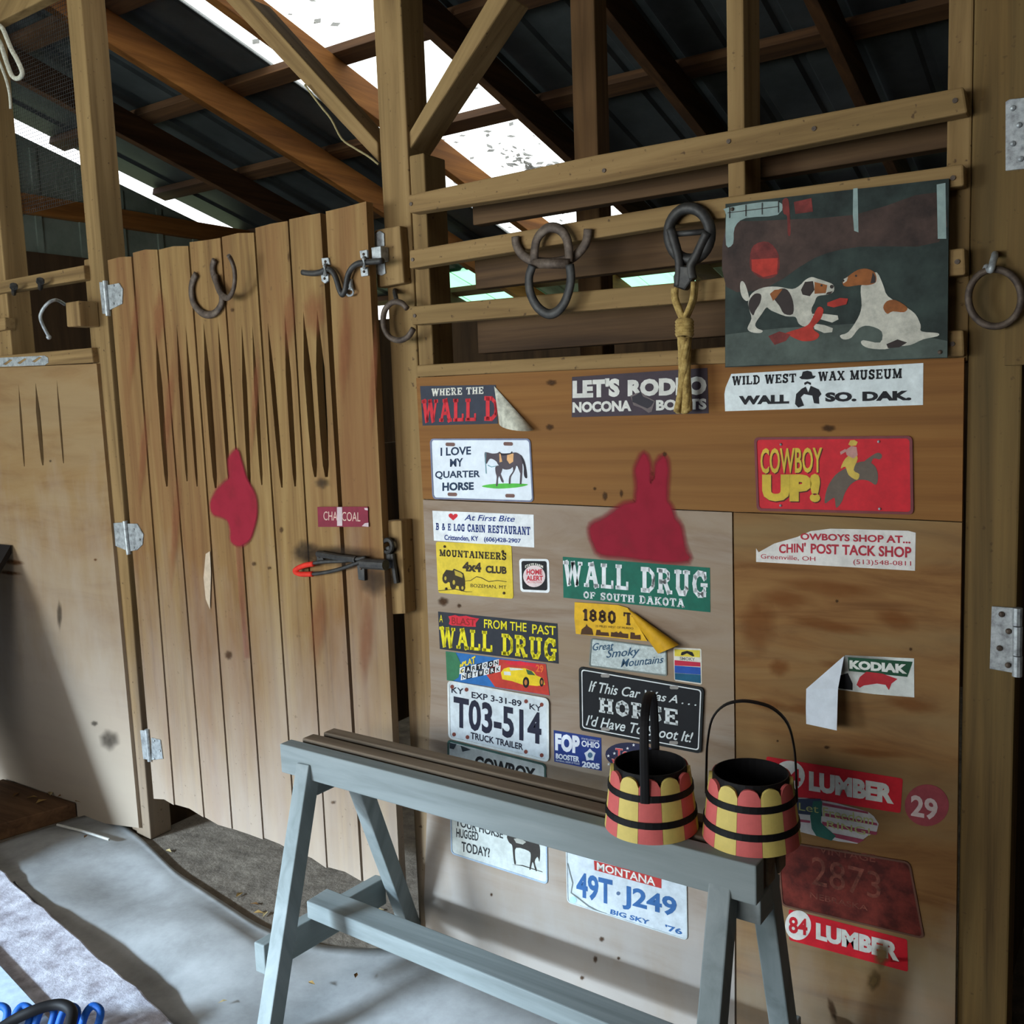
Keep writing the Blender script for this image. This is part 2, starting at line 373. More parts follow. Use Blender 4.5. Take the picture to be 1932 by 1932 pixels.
def slab_glyph(ch):
    T, S = .26, .15; B = []
    def stem(x, y0=0, y1=1, t=T): B.append(_rc(x-t/2, x+t/2, y0, y1))
    def ser(x, top, hw=.2): B.append(_rc(x-hw, x+hw, 1-S, 1) if top else _rc(x-hw, x+hw, 0, S))
    def bar(x0, x1, y): B.append(_rc(x0, x1, y, y+S))
    def tick(x, y0, y1): B.append(_rc(x-.07, x+.07, y0, y1))
    def P(p, t=.17): B.extend(_st(p, t*1.22))
    w = .86
    if ch == 'I': w = .44; stem(.22); ser(.22, 1); ser(.22, 0)
    elif ch == '1': w = .44; stem(.22); ser(.22, 0); P([(.02, .78), (.2, .93)])
    elif ch == 'L': stem(.22); ser(.22, 1); bar(.02, .84, 0); tick(.77, 0, .34)
    elif ch == 'T': w = .9; stem(.45); ser(.45, 0); bar(0, .9, 1-S); tick(.07, .68, 1); tick(.83, .68, 1)
    elif ch == 'E': stem(.22); bar(.02, .82, 1-S); bar(.02, .84, 0); bar(.2, .6, .44); tick(.75, .7, 1); tick(.77, 0, .3); tick(.58, .36, .64)
    elif ch == 'F': stem(.22); bar(.02, .82, 1-S); ser(.22, 0); bar(.2, .6, .44); tick(.75, .7, 1); tick(.58, .36, .64)
    elif ch == 'H': w = .96; stem(.22); stem(.74); [ser(x, k) for x in (.22, .74) for k in (0, 1)]; bar(.2, .76, .44)
    elif ch == 'A': w = 1.0; P([(.18, .06), (.47, .94)], .15); P([(.82, .06), (.53, .94)], .22); ser(.17, 0, .17); ser(.83, 0, .18); bar(.3, .7, .3); bar(.28, .66, 1-S)
    elif ch == 'W': w = 1.3; P([(.17, .94), (.38, .06)], .22); P([(.4, .06), (.64, .92)], .13); P([(.66, .92), (.9, .06)], .22); P([(.92, .06), (1.14, .94)], .13); ser(.17, 1); ser(1.14, 1, .16); ser(.65, 1, .15)
    elif ch == 'M': w = 1.16; stem(.2, t=.15); stem(.96); P([(.22, .94), (.57, .1)], .2); P([(.57, .1), (.94, .94)], .14); ser(.2, 0, .18); ser(.96, 0, .2); ser(.18, 1, .18); ser(.98, 1, .18)
    elif ch == 'N': w = 1.0; stem(.2, t=.15); stem(.8, t=.15); P([(.2, .94), (.8, .06)], .22); ser(.2, 0, .18); ser(.8, 1, .18); ser(.16, 1, .16)
    elif ch == 'D': w = .92; stem(.24); P([(.06, .935), (.52, .935), (.76, .76), (.8, .5), (.76, .24), (.52, .065), (.06, .065)], .15); stem(.8, .25, .75, .17)
    elif ch == 'O': w = .9; P([(.45, .92), (.2, .78), (.14, .5), (.2, .22), (.45, .08), (.7, .22), (.76, .5), (.7, .78), (.45, .92)], .19)
    elif ch == '0': w = .8; P([(.4, .92), (.2, .8), (.14, .5), (.2, .2), (.4, .08), (.6, .2), (.66, .5), (.6, .8), (.4, .92)], .2)
    elif ch == '8': w = .8; P([(.4, .93), (.18, .78), (.22, .6), (.4, .52), (.6, .42), (.66, .24), (.4, .07), (.14, .24), (.2, .42), (.4, .52), (.58, .6), (.62, .78), (.4, .93)], .18)
    elif ch == 'C': P([(.76, .72), (.62, .91), (.4, .93), (.2, .78), (.14, .5), (.2, .22), (.4, .07), (.62, .1), (.78, .28)], .19); tick(.78, .68, 1)
    elif ch == 'G': w = .94; P([(.76, .74), (.62, .91), (.4, .93), (.2, .78), (.14, .5), (.2, .22), (.4, .07), (.62, .08), (.74, .22)], .19); stem(.76, .0, .45, .17); bar(.52, .94, .4); tick(.79, .68, 1)
    elif ch == 'S': w = .82; P([(.66, .74), (.56, .91), (.34, .93), (.16, .8), (.2, .6), (.6, .42), (.66, .22), (.48, .07), (.26, .08), (.12, .26)], .18); tick(.7, .68, 1); tick(.1, 0, .34)
    elif ch == 'U': w = 1.0; P([(.24, .95), (.24, .28), (.36, .08), (.64, .08), (.76, .28), (.76, .95)], .19); ser(.24, 1, .22); ser(.76, 1, .22)
    elif ch == 'R': w = .98; stem(.24); P([(.06, .935), (.54, .935), (.73, .82), (.73, .62), (.54, .48), (.2, .48)], .15); P([(.5, .5), (.74, .07)], .2); ser(.24, 0, .2); bar(.62, .97, 0)
    elif ch == 'P': stem(.24); P([(.06, .935), (.54, .935), (.74, .8), (.74, .6), (.54, .45), (.2, .45)], .16); ser(.24, 0, .21)
    elif ch == 'B': stem(.24); P([(.06, .935), (.52, .935), (.68, .82), (.68, .65), (.52, .52), (.2, .52)], .14); P([(.5, .52), (.74, .4), (.76, .22), (.58, .07), (.06, .07)], .15)
    elif ch == 'K': w = 1.0; stem(.24); ser(.24, 0); ser(.24, 1); P([(.32, .44), (.78, .93)], .14); P([(.42, .52), (.8, .07)], .2); bar(.62, .96, 1-S); bar(.64, 1, 0)
    elif ch == 'X': w = .96; P([(.18, .94), (.78, .06)], .21); P([(.78, .94), (.18, .06)], .13); [ser(x, k, .17) for x in (.18, .78) for k in (0, 1)]
    elif ch == '&': w = .95; P([(.8, .1), (.3, .7), (.34, .92), (.56, .9), (.56, .72), (.18, .36), (.22, .1), (.5, .06), (.82, .44)], .15)
    elif ch == '.': w = .3; B.append(_rc(.05, .25, 0, .2))
    elif ch == ' ': w = .5
    return w, B
def slab_tris(s):
    x = 0; vs = []; fs = []
    for ch in s:
        wdt, B = slab_glyph(ch)
        for q in B:
            o = len(vs); vs += [(x+px, py) for px, py in q]; fs.append((o, o+1, o+2, o+3))
        x += wdt + .1
    return vs, fs
class Zm:
    """reads positions measured on an enlarged crop of the photograph: origin and scale"""
    def __init__(s, ox, oy, k): s.o = (ox, oy); s.k = k
    def __call__(s, x, y): return (s.o[0] + x/s.k, s.o[1] + y/s.k)
PX = Zm(0, 0, 1)
YS = -.012                                   # front of the plywood
def put(fn, z, x, y, off):
    u, v = z(x, y)
    return dr(u, v, off) if fn == 'door' else at(u, v, -off)
def letters(mb, s, z, rect, off, font='sans', bold=.0, shear=0., mi=0, fn=None, space=1.0, arc=0.0):
    """rect = x0, top0, bottom0, x1, top1, bottom1 in the crop z; the string fills it"""
    vs, fs = slab_tris(s) if font == 'slab' else text_tris(s, bold, shear, space)
    if not vs: return
    xs = [q[0] for q in vs]; ys = [q[1] for q in vs]; ax, bx = min(xs), max(xs); ay, by = min(ys), max(ys)
    x0, t0, b0, x1, t1, b1 = rect
    tl, tr, br, bl = (put(fn, z, *q, off) for q in ((x0, t0), (x1, t1), (x1, b1), (x0, b0)))
    out = []
    for x, y in vs:
        a = (x-ax)/(bx-ax); b = (y-ay)/(by-ay) + arc*(1-(2*a-1)**2)
        out.append(tl.lerp(tr, a)*b + bl.lerp(br, a)*(1-b))
    mb.add(out, fs, mi)
def rq(quad, r=.06, n=5):
    """rounded corners for a quad TL TR BR BL (3D), r relative to the height"""
    tl, tr, br, bl = quad; wv = ((tr-tl).length + (br-bl).length)/2; hv = ((bl-tl).length + (br-tr).length)/2
    ru, rv = r*hv/wv, r; out = []
    for cu, cv, a0 in ((ru, rv, 180), (1-ru, rv, 270), (1-ru, 1-rv, 0), (ru, 1-rv, 90)):
        for i in range(n):
            a = math.radians(a0 + 90*i/(n-1)); u = cu + ru*math.cos(a); v = cv + rv*math.sin(a)
            out.append(tl.lerp(tr, u)*(1-v) + bl.lerp(br, u)*v)
    return out
def inset(quad, d, dv=None):
    tl, tr, br, bl = quad; wv = ((tr-tl).length + (br-bl).length)/2; hv = ((bl-tl).length + (br-tr).length)/2
    a, b = d/wv, (dv or d)/hv
    f = lambda u, v: tl.lerp(tr, u)*(1-v) + bl.lerp(br, u)*v
    return [f(a, b), f(1-a, b), f(1-a, 1-b), f(a, 1-b)]
def oval(z, cx, cyy, rx, ry, off, n=24, fn=None):
    return [put(fn, z, cx + rx*math.cos(2*math.pi*i/n), cyy + ry*math.sin(2*math.pi*i/n), off) for i in range(n)]

# ------------------------------------------------------------------ the barn: floor, walls, roof
SL = .265
def rz(y): return 3.0 - SL*y                  # rafter centre line
def sheet(name, x0, x1, y0, y1, zf, mat, kind='structure', **k):
    mb = MB(); xs = []; x = x0
    while x < x1 - 1e-6:
        for dx, h in ((0, 0), (.15, 0), (.162, .014), (.188, .014)): xs.append((min(x+dx, x1), h))
        x += .2
    xs.append((x1, 0)); n = len(xs)
    vs = [(x, y0, zf(y0)+h) for x, h in xs] + [(x, y1, zf(y1)+h) for x, h in xs]
    mb.add(vs, [(i, i+1, n+i+1, n+i) for i in range(n-1)])
    return build(name, mb, mat, kind=kind, **k)
def zs(y): return rz(y) + .107
ROOFM = noisy('dull_roof_metal', [(38, 41, 42), (54, 58, 59), (70, 75, 76)], scale=3, rough=.55, bump=.05, metal=.0)
m, nt_, b_ = pm('clear_fibreglass')
out = nt_.nodes['Material Output']; nt_.nodes.remove(b_)
tr_ = N(nt_, 'ShaderNodeBsdfTransparent', Color=(.96, .97, .93, 1)); tl_ = N(nt_, 'ShaderNodeBsdfTranslucent', Color=(.9, .92, .86, 1)); mx_ = N(nt_, 'ShaderNodeMixShader', Fac=.18)
nt_.links.new(tr_.outputs[0], mx_.inputs[1]); nt_.links.new(tl_.outputs[0], mx_.inputs[2]); nt_.links.new(mx_.outputs[0], out.inputs[0])
SKYM = m
DIRT = noisy('packed_dirt', [(84, 74, 62), (116, 104, 90), (142, 130, 114)], scale=14, rough=.95, bump=.6, dist=.02)
OLDW = wood('old_dark_boards', (96, 72, 46), (74, 54, 34), (48, 34, 20), axis='z', across=14, blotch=(60, 46, 30))
SIDING = noisy('green_grey_siding', [(104, 116, 104), (126, 138, 126), (142, 152, 140)], scale=4, rough=.6, bump=.05)
GRASSM = noisy('outside_grass', [(84, 100, 66), (116, 132, 92), (146, 158, 124)], scale=9, rough=.95, bump=.4, dist=.05)

DOOR_L, DOOR_R, DOOR_T = -5.8, -3.2, 2.3           # barn doorway the daylight comes through
mb = MB(); mb.box(-7.6, 2.2, -5, 3.05, -.06, 0); build('floor', mb, DIRT, kind='structure')
mb = MB(); mb.box(-30, 26, -28, 30, -.12, -.065); build('ground', mb, GRASSM, kind='structure')
sheet('ceiling', -4.57, -3.0, -.02, 3.05, zs, ROOFM)
sheet('ceiling', -4.57, -4.27, 3.05, 3.75, zs, ROOFM)
sheet('ceiling', -3.33, -3.0, 3.05, 3.75, zs, ROOFM)
sheet('ceiling', -7.65, -3.0, -2.2, -.02, zs, ROOFM)
sheet('ceiling', -2.25, 2.35, -2.2, 3.75, zs, ROOFM)
sheet('ceiling', -3.0, -2.25, -2.2, -.6, zs, ROOFM)
sheet('ceiling', -7.65, 2.35, -5.2, -2.2, lambda y: zs(-2.2) + .27*(y+2.2), ROOFM)
sheet('window_1', -3.02, -2.23, -.62, 2.95, lambda y: zs(y)+.004, SKYM)
m, nt_, b_ = pm('green_eave_light'); out = nt_.nodes['Material Output']; nt_.nodes.remove(b_)  # translucent green panels added to brighten the eave underside
tr_ = N(nt_, 'ShaderNodeBsdfTransparent', Color=(.24, .52, .32, 1)); tl_ = N(nt_, 'ShaderNodeBsdfTranslucent', Color=(.3, .6, .38, 1)); mx_ = N(nt_, 'ShaderNodeMixShader', Fac=.35)
nt_.links.new(tr_.outputs[0], mx_.inputs[1]); nt_.links.new(tl_.outputs[0], mx_.inputs[2]); nt_.links.new(mx_.outputs[0], out.inputs[0])
sheet('eave_light_panel_1', -2.98, -2.27, 2.93, 3.75, lambda y: zs(y)-.001, m)
sheet('eave_light_panel_2', -4.3, -3.3, 3.0, 3.75, lambda y: zs(y)-.004, m)
# gable end with its siding ribs: the boards stop short of the roof, daylight shows along the rake
mb = MB()
mb.prism([(-4.5, 0, 0), (-4.5, 3.05, 0), (-4.5, 3.05, zs(3.05)-.1), (-4.5, 0, zs(0)-.1)], (-.04, 0, 0))
for k in range(13): mb.box(-4.5, -4.488, .1+k*.23, .13+k*.23, 0, zs(.1+k*.23)-.14)
build('wall_left', mb, SIDING, kind='structure')
mb = MB(); mb.box(-7.65, -7.6, -5.1, 0.05, 0, 3.1); build('wall_left', mb, OLDW, kind='structure')
mb = MB(); mb.box(-7.6, -4.56, 0, .04, 0, 3.08); build('wall_left', mb, OLDW, kind='structure')
mb = MB(); mb.box(-4.5, 2.25, 3.05, 3.09, 0, zs(3.05)-.25); build('wall_back', mb, OLDW, kind='structure')
mb = MB(); mb.box(2.2, 2.25, -5, 3.05, 0, 3.1); build('wall_right', mb, wf('z'), kind='structure')
mb = MB(); mb.box(DOOR_R, 2.2, -5.05, -5, 0, 3.0); mb.box(-7.6, DOOR_L, -5.05, -5, 0, 3.0); mb.box(DOOR_L, DOOR_R, -5.05, -5, DOOR_T, 3.0); build('wall_front', mb, wf('z'), kind='structure')
mb = MB(); mb.box(-2.55, -2.3, -3.26, -3.2, 0, 3.2); mb.box(-.7, 2.2, -3.26, -3.2, 0, 3.2); mb.box(-2.3, -.7, -3.26, -3.2, 0, 1.0); mb.box(-2.3, -.7, -3.26, -3.2, 2.1, 3.2); mb.box(-2.55, -2.49, -5, -3.26, 0, 2.9); build('wall_front', mb, wf('z'), kind='structure')  # unseen partition added to shade the hinge-post end; its opening admits the fill

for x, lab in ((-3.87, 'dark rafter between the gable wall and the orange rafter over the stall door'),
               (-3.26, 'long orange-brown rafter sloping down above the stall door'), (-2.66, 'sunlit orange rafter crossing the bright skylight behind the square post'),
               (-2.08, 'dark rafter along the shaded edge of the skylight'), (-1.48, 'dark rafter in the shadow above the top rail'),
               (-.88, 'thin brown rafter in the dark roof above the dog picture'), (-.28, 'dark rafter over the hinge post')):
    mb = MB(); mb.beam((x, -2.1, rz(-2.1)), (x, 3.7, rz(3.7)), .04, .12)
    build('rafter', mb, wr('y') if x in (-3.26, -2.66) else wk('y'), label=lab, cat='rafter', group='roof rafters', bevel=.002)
for y, lab in ((-.76, 'roof purlin nearest the barn aisle'), (-.18, 'roof purlin above the front of the stalls'), (.40, 'purlin across the top of the skylight'),
               (.98, 'purlin crossing the bright skylight left of the square post'), (1.56, 'purlin crossing the skylight behind the knee brace that leans to the rails'),
               (2.14, 'purlin low in the skylight, just above the top rail'), (2.72, 'roof purlin near the back wall'), (3.3, 'roof purlin at the eave')):
    mb = MB(); mb.beam((-4.56, y, rz(y)+.081), (2.2, y, rz(y)+.081), .085, .036, up=(0, SL, 1))
    build('purlin', mb, wk('x'), label=lab, cat='purlin', group='roof purlins', bevel=.002)
mb = MB(); mb.box(-4.5, -4.455, .02, 3.05, 2.44, 2.53)
build('girt', mb, wr('y'), label='brown wooden girt running along the gable wall', cat='girt')
mb = MB(); mb.box(-4.5, -4.46, .02, 3.05, .02, 2.26)
build('kickboard_panel', mb, OLDW, label='dark board lining on the lower gable wall', cat='board')
mb = MB(); mb.box(-.255, -.225, .1, 3.05, 0, 1.7); build('stall_partition', mb, OLDW, label='dark plank partition inside the stall', cat='partition')
mb = MB(); mb.box(-2.89, -2.86, .1, 3.05, 0, 1.3); build('stall_partition', mb, OLDW, label='dark plank partition behind the stall door', cat='partition')

HPOST = wood('dim_hinge_post', (130, 104, 60), (110, 86, 48), (78, 60, 33), axis='z', blotch=(84, 74, 46), specks=.5)  # darker than the framing lumber, standing in for dimmer light at this end
# posts and studs
def post(name, x0, x1, y0, y1, z0, z1, lab, cat='post', mat=None, group=None):
    mb = MB(); mb.box(x0, x1, y0, y1, z0, z1)
    return build(name, mb, mat or wf('z'), label=lab, cat=cat, bevel=.004, group=group)
post('wooden_post', -1.632, -1.543, 0, .089, 0, 3.0, 'tall square post between the stall door and the sticker-covered panel')
post('wooden_post', -2.902, -2.823, 0, .087, 0, 2.96, 'square post the stall door hangs from')
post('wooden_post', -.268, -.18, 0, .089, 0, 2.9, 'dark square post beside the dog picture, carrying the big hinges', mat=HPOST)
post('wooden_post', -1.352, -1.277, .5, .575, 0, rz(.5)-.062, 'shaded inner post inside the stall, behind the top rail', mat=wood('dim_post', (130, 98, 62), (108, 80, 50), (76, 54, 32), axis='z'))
post('stud', -1.5405, -1.494, .001, .089, 0, 2.075, 'short stud fastened to the square post, rails nailed on its face', 'stud')
post('stud', -.718, -.682, .0, .098, 0, 2.93, 'knotty stud crossing the top rail above the dog picture', 'stud')
post('stud', -.309, -.2685, .0, .089, 1.5, 2.9, 'pale stud against the dark hinge post, rail ends on it', 'stud')
post('stud', -3.51, at(13, 420).x-.045, .0, .089, 0, 3.0, 'stud at the far edge of the neighbouring stall, behind its rails', 'stud')
post('stud', -2.945, -2.9025, .012, .089, 0, 1.98, 'short stud beside the hinge-side door post', 'stud')

def rail(name, q, yf, th, lab, cat='rail', mat=None, group=None, bevel=.004):
    """board lying along the wall, its face outlined on the plane yf"""
    pts = [at(u, v, yf) for u, v in q]; mb = MB(); mb.prism(pts, (0, th, 0))
    return build(name, mb, mat or wf('x'), label=lab, cat=cat, bevel=bevel, group=group)
G1 = 'rails above the sticker panel'
def nails(o, pts, yf):
    for u, v in pts:
        c = at(u, v, yf); mb = MB(); mb.tube([c+V(0, .004, 0), c-V(0, .0025, 0)], .0045, 8); build('nail', mb, RUST, parent=o)
o = rail('stall_rail', [(769, 368), (1120, 293), (1440, 234), (1818, 163), (1826, 212), (1440, 288), (1120, 349), (772, 402)], -.038, .038, 'topmost rail, crossing from the square post to the hinge post', group=G1)
nails(o, [(776, 385), (1375, 267), (1802, 190), (1140, 322), (1536, 243)], -.038)
o = rail('stall_rail', [(772, 472), (1300, 381), (1818, 309), (1819, 350), (1300, 420), (772, 507)], -.038, .038, 'second rail, with the welded horseshoes hanging on it', group=G1)
nails(o, [(779, 490), (1798, 336)], -.038)
o = rail('stall_rail', [(776, 578), (1300, 531), (1820, 467), (1822, 518), (1300, 571), (776, 613)], -.038, .038, 'third rail, passing behind the rope and the dog picture', group=G1)
nails(o, [(783, 596), (1806, 494)], -.038)
o = rail('stall_rail', [(786, 689), (1300, 659), (1818, 622), (1820, 672), (1300, 688), (786, 711)], -.03, .03, 'lowest rail, resting on the top edge of the plywood', group=G1)
nails(o, [(1797, 649)], -.03)
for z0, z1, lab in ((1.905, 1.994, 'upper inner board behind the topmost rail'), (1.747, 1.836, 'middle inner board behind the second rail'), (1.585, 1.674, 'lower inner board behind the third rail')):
    mb = MB(); mb.box(-1.425, -.27, .1, .138, z0, z1); build('inner_board', mb, wood('shaded_inner_lumber', (108, 82, 54), (84, 62, 40), (54, 38, 24), axis='x'), label=lab, cat='board', bevel=.003, group='boards inside the stall front')  # lumber darkened, the shade inside the stall put into its colour

# knee braces
def brace(q, yf, th, lab, rot):
    return rail('knee_brace', q, yf, th, lab, 'brace', mat=wood('brace_lumber', axis=rot, **FRAME), group='knee braces')
brace([(419, -6), (466, -6), (712, 268), (714, 306)], .01, .085, 'knee brace rising from the square post toward the gable wall', (0, math.radians(-45), 0))
brace([(765, 262), (924, -8), (962, -8), (771, 284)], .01, .085, 'knee brace rising from the square post over the top rail', (0, math.radians(40), 0))
brace([(-40, 18), (-40, 60), (96, -8), (20, -30)], -.02, .04, 'knee brace cut off by the upper corner above the wire mesh', (0, math.radians(60), 0))

# plywood and boards of the stall front
def panel(name, q, lab, mat, yf=YS, th=.012, holes=()):
    pts = [at(u, v, yf) for u, v in q]; mb = MB(); mb.prism(pts, (0, th, 0), holes=[[at(u, v, yf) for u, v in h] for h in holes])
    return build(name, mb, mat, label=lab, cat='panel')
p_top = panel('stall_board', [(785, 713), (1100, 696), (1450, 683), (1819, 675), (1815, 984), (1560, 972), (1380, 965), (1100, 953), (798, 941)], 'wide horizontal board under the rails, with rodeo, museum and cowboy signs', PLY_TOP)
p_low = panel('plywood_sheet', [(798, 943), (1100, 955), (1381, 967), (1386, 1420), (1386, 2200), (832, 2200), (800, 1700), (813, 1300)], 'pale plywood sheet covered with bumper stickers and plates behind the sawhorse', PLY_PALE)
p_rgt = panel('plywood_sheet', [(1384, 967), (1560, 974), (1815, 986), (1808, 1400), (1798, 2250), (1390, 2250), (1389, 1420)], 'browner plywood sheet with the peeling sticker and torn tack shop sticker', PLY_BROWN)
def slot(x0, y0, x1, y1, w):
    """long tapered saw cut from (x0,y0) down to (x1,y1)"""
    f = lambda t: (x0+(x1-x0)*t, y0+(y1-y0)*t); L = []
    prof = [(0, .0), (.12, .35), (.35, 1.0), (.7, .95), (.93, .7), (1, .3)]
    for t, k in prof: x, y = f(t); L.append((x - w*k/2, y))
    for t, k in reversed(prof[1:]): x, y = f(t); L.append((x + w*k/2, y))
    return L
p_lft = panel('plywood_sheet', [(-60, 697), (182, 686), (262, 1562), (-60, 1520)], 'plywood sheet of the neighbouring stall, with three saw cuts', PLY_TAN,
              holes=[slot(35, 725, 46, 880, 4), slot(67, 722, 81, 878, 8), slot(107, 716, 120, 874, 4)])
# seams and dark marks of the panels are their own stains
def stains(parent, name, mat, items, fn=None, off=.0128):
    for (u, v, a, b_, rot) in items:
        mb = MB(); c = dr(u, v, off) if fn else at(u, v, -off)
        ax = (dr(u+a*math.cos(rot), v+a*math.sin(rot), off) if fn else at(u+a*math.cos(rot), v+a*math.sin(rot), -off)) - c
        bx = (dr(u-b_*math.sin(rot), v+b_*math.cos(rot), off) if fn else at(u-b_*math.sin(rot), v+b_*math.cos(rot), -off)) - c
        blob(mb, c, ax, bx); build(name, mb, mat, parent=parent)
KNOT = spray('dark_knot', (74, 50, 30), 1.0); DUST = spray('dark_grime', (52, 44, 36), .7, 30); TAN = spray('orange_resin_stain', (128, 74, 34), .55, 14)
stains(p_top, 'knot', KNOT, [(1037, 806, 9, 7, 0), (1563, 808, 16, 8, 0), (1141, 936, 6, 10, 0), (1122, 922, 4, 4, 0), (1172, 931, 4, 9, 0), (1254, 857, 5, 5, 0), (1040, 722, 12, 7, 0), (800, 771, 4, 8, 0)])
stains(p_low, 'knot', KNOT, [(866, 1143, 5, 5, 0), (836, 1425-290, 12, 10, 0), (1123, 1810, 5, 8, 0), (1167, 1808, 4, 4, 0), (927, 1688, 3, 4, 0), (1135, 1772, 6, 6, 0), (1098, 1845, 5, 5, 0)])
stains(p_rgt, 'knot', KNOT, [(1579, 1134, 4, 4, 0), (1718, 1225, 4, 4, 0), (1467, 1398, 3, 3, 0), (1560, 1410, 7, 4, 0), (1680, 1808, 40, 6, .1), (1570, 1905, 8, 26, -.3)])
stains(p_rgt, 'resin_stain', TAN, [(1480, 1130, 70, 22, .1), (1560, 1180, 90, 14, .2), (1470, 1260, 24, 20, 0), (1650, 1250, 90, 14, .15), (1520, 1340, 60, 12, .1), (1720, 1330, 60, 16, .2), (1430, 1180, 40, 60, 0), (1600, 1260, 70, 12, .2), (1560, 1110, 120, 20, .1), (1690, 1170, 50, 22, .3), (1450, 1330, 40, 14, .2), (1640, 1420, 80, 10, .1)])
stains(p_lft, 'knot', spray('brown_knot', (104, 62, 26), .9), [(26, 1061, 22, 6, .1), (18, 1081, 26, 5, .1), (180, 1056, 4, 3, 0)])
stains(p_lft, 'grime_stain', DUST, [(206, 1396, 22, 22, 0), (95, 870, 3, 3, 0), (178, 1365, 8, 6, 0), (112, 1160, 6, 30, 0)])
# red horse head sprayed on the pale sheet and the board over it
PAINT = spray('red_spray_paint', (142, 32, 48), 1.0, 18)
Z8 = Zm(1060, 690, 4.953)
mb = MB()
hd = [(285, 1500), (400, 1440), (500, 1370), (590, 1310), (700, 1290), (712, 1200), (715, 1100), (705, 980), (730, 910), (768, 840), (795, 905), (806, 1000), (810, 1090), (850, 1110),
      (890, 1000), (900, 930), (950, 860), (972, 960), (965, 1100), (960, 1260), (1005, 1330), (1040, 1430), (1095, 1510), (1120, 1640), (1150, 1740), (1170, 1810), (960, 1815), (620, 1775), (370, 1750), (310, 1660), (280, 1580)]
softpoly(mb, [put(None, Z8, x, y, .0126) for x, y in loopz(hd)], (0, -1, 0), .016)
build('painted_horse_head', mb, PAINT, parent=p_low, label='red spray-painted horse head')

# ------------------------------------------------------------------ stall door
sd = empty('stall_door', (HX, HY, .12), 'tall plank stall door with tapered saw cuts and two iron latches', 'door')
TOPS = [(203, 493), (249, 481), (298, 470), (356, 458), (417, 445), (480, 432), (544, 414), (613, 397), (692, 373)]
BOTS = [(290, 1507), (329, 1518), (385, 1542), (438, 1564), (497, 1581), (559, 1608), (617, 1636), (684, 1662), (757, 1690)]
SLOTS = {1: [(294, 624, 315, 918, 8)], 2: [(333, 610, 353, 908, 5), (350, 612, 372, 918, 5)], 3: [(384, 607, 407, 921, 9), (411, 607, 433, 915, 6)],
         4: [(456, 613, 471, 920, 7), (476, 613, 494, 915, 6)], 5: [(505, 607, 532, 920, 7), (537, 590, 557, 918, 8)], 6: [(572, 586, 595, 900, 11), (598, 583, 616, 900, 13)]}
mb = MB()
for i in range(8):
    tl, trr = TOPS[i], TOPS[i+1]; bl, br = BOTS[i], BOTS[i+1]; g0 = 1.5 if i else 0; g1 = 9 if i == 6 else 1.5
    dz = [0, -2, 3, 1, 4, 0, 2, 4][i]; j = random.uniform(-2, 2)
    q = [(tl[0]+g0, tl[1]+dz-2), ((tl[0]+trr[0])/2, (tl[1]+trr[1])/2+dz+random.uniform(-3, 3)), (trr[0]-g1, trr[1]+dz+3), (br[0]-(2.5 if i == 6 else 1.2), br[1]+random.uniform(-3, 3)), ((bl[0]+br[0])/2, (bl[1]+br[1])/2+random.uniform(-5, 5)), (bl[0]+g0*1.2, bl[1])]
    f = random.uniform(-.002, .002)
    mb.prism([dr(u, v, f) for u, v in q], -DN*.024, holes=[[dr(u, v, f) for u, v in slot(*s[:4], s[4]*1.25)] for s in SLOTS.get(i, [])])
plank = build('plank_panel', mb, wd('z'), parent=sd)
mb = MB()
for z in (.42, 1.1, 1.82):
    c0 = Vector((HX, HY, z)) - DN*.036 + DD*.06; c1 = c0 + DD*1.02; mb.beam(c0, c1, .02, .09)
build('back_batten', mb, wd('x'), parent=sd)
stains(sd, 'grime_stain', DUST, [(600, 1048, 60, 22, 0), (705, 1095, 36, 34, 0), (650, 1050, 80, 24, 0), (607, 912, 16, 12, 0), (575, 1040, 26, 24, 0)], 'door', .003)
stains(sd, 'resin_stain', spray('reddish_wear', (140, 82, 54), .5), [(252, 640, 9, 120, .08), (270, 860, 9, 110, .08), (300, 600, 14, 60, .06), (592, 590, 26, 50, 0), (650, 660, 14, 110, .05), (545, 600, 14, 70, .05), (330, 1000, 10, 120, .07), (704, 720, 8, 120, .05), (600, 1180, 18, 80, .05), (690, 1210, 16, 90, .05), (480, 760, 8, 120, .07), (320, 760, 10, 100, .08)], 'door', .0032)
stains(sd, 'knot', KNOT, [(430, 1236, 8, 10, 0), (530, 1000, 4, 7, 0), (507, 1072, 3, 4, 0), (478, 1064, 4, 5, 0), (627, 1514, 4, 4, 0), (437, 585, 3, 5, 0), (544, 484, 2, 12, 0)], 'door', .0034)
mb = MB()
mb.poly([dr(u, v, .003) for u, v in ((388, 1045), (396, 1040), (398, 1080), (396, 1150), (388, 1130), (384, 1090))])
build('bark_scar', mb, M((196, 176, 150), .9), parent=sd)
mb = MB()
softpoly(mb, [dr(u, v, .0036) for u, v in loopz(((432, 868), (446, 850), (454, 872), (464, 905), (480, 935), (483, 965), (476, 1000), (468, 1018), (452, 1028), (437, 1020), (436, 1000), (430, 980), (414, 972), (402, 968), (398, 950), (408, 928), (424, 912), (434, 900)))], DN, .012)
build('painted_horse_head', mb, PAINT, parent=sd, label='small red spray-painted horse head')
mb = MB()
softpoly(mb, [dr(u, v, .0038) for u, v in ((446, 1035), (456, 1035), (462, 1150), (470, 1240), (462, 1240), (452, 1130))], DN, .008)
build('paint_drip', mb, spray('faded_red_paint', (140, 70, 60), .3, 18), parent=sd)

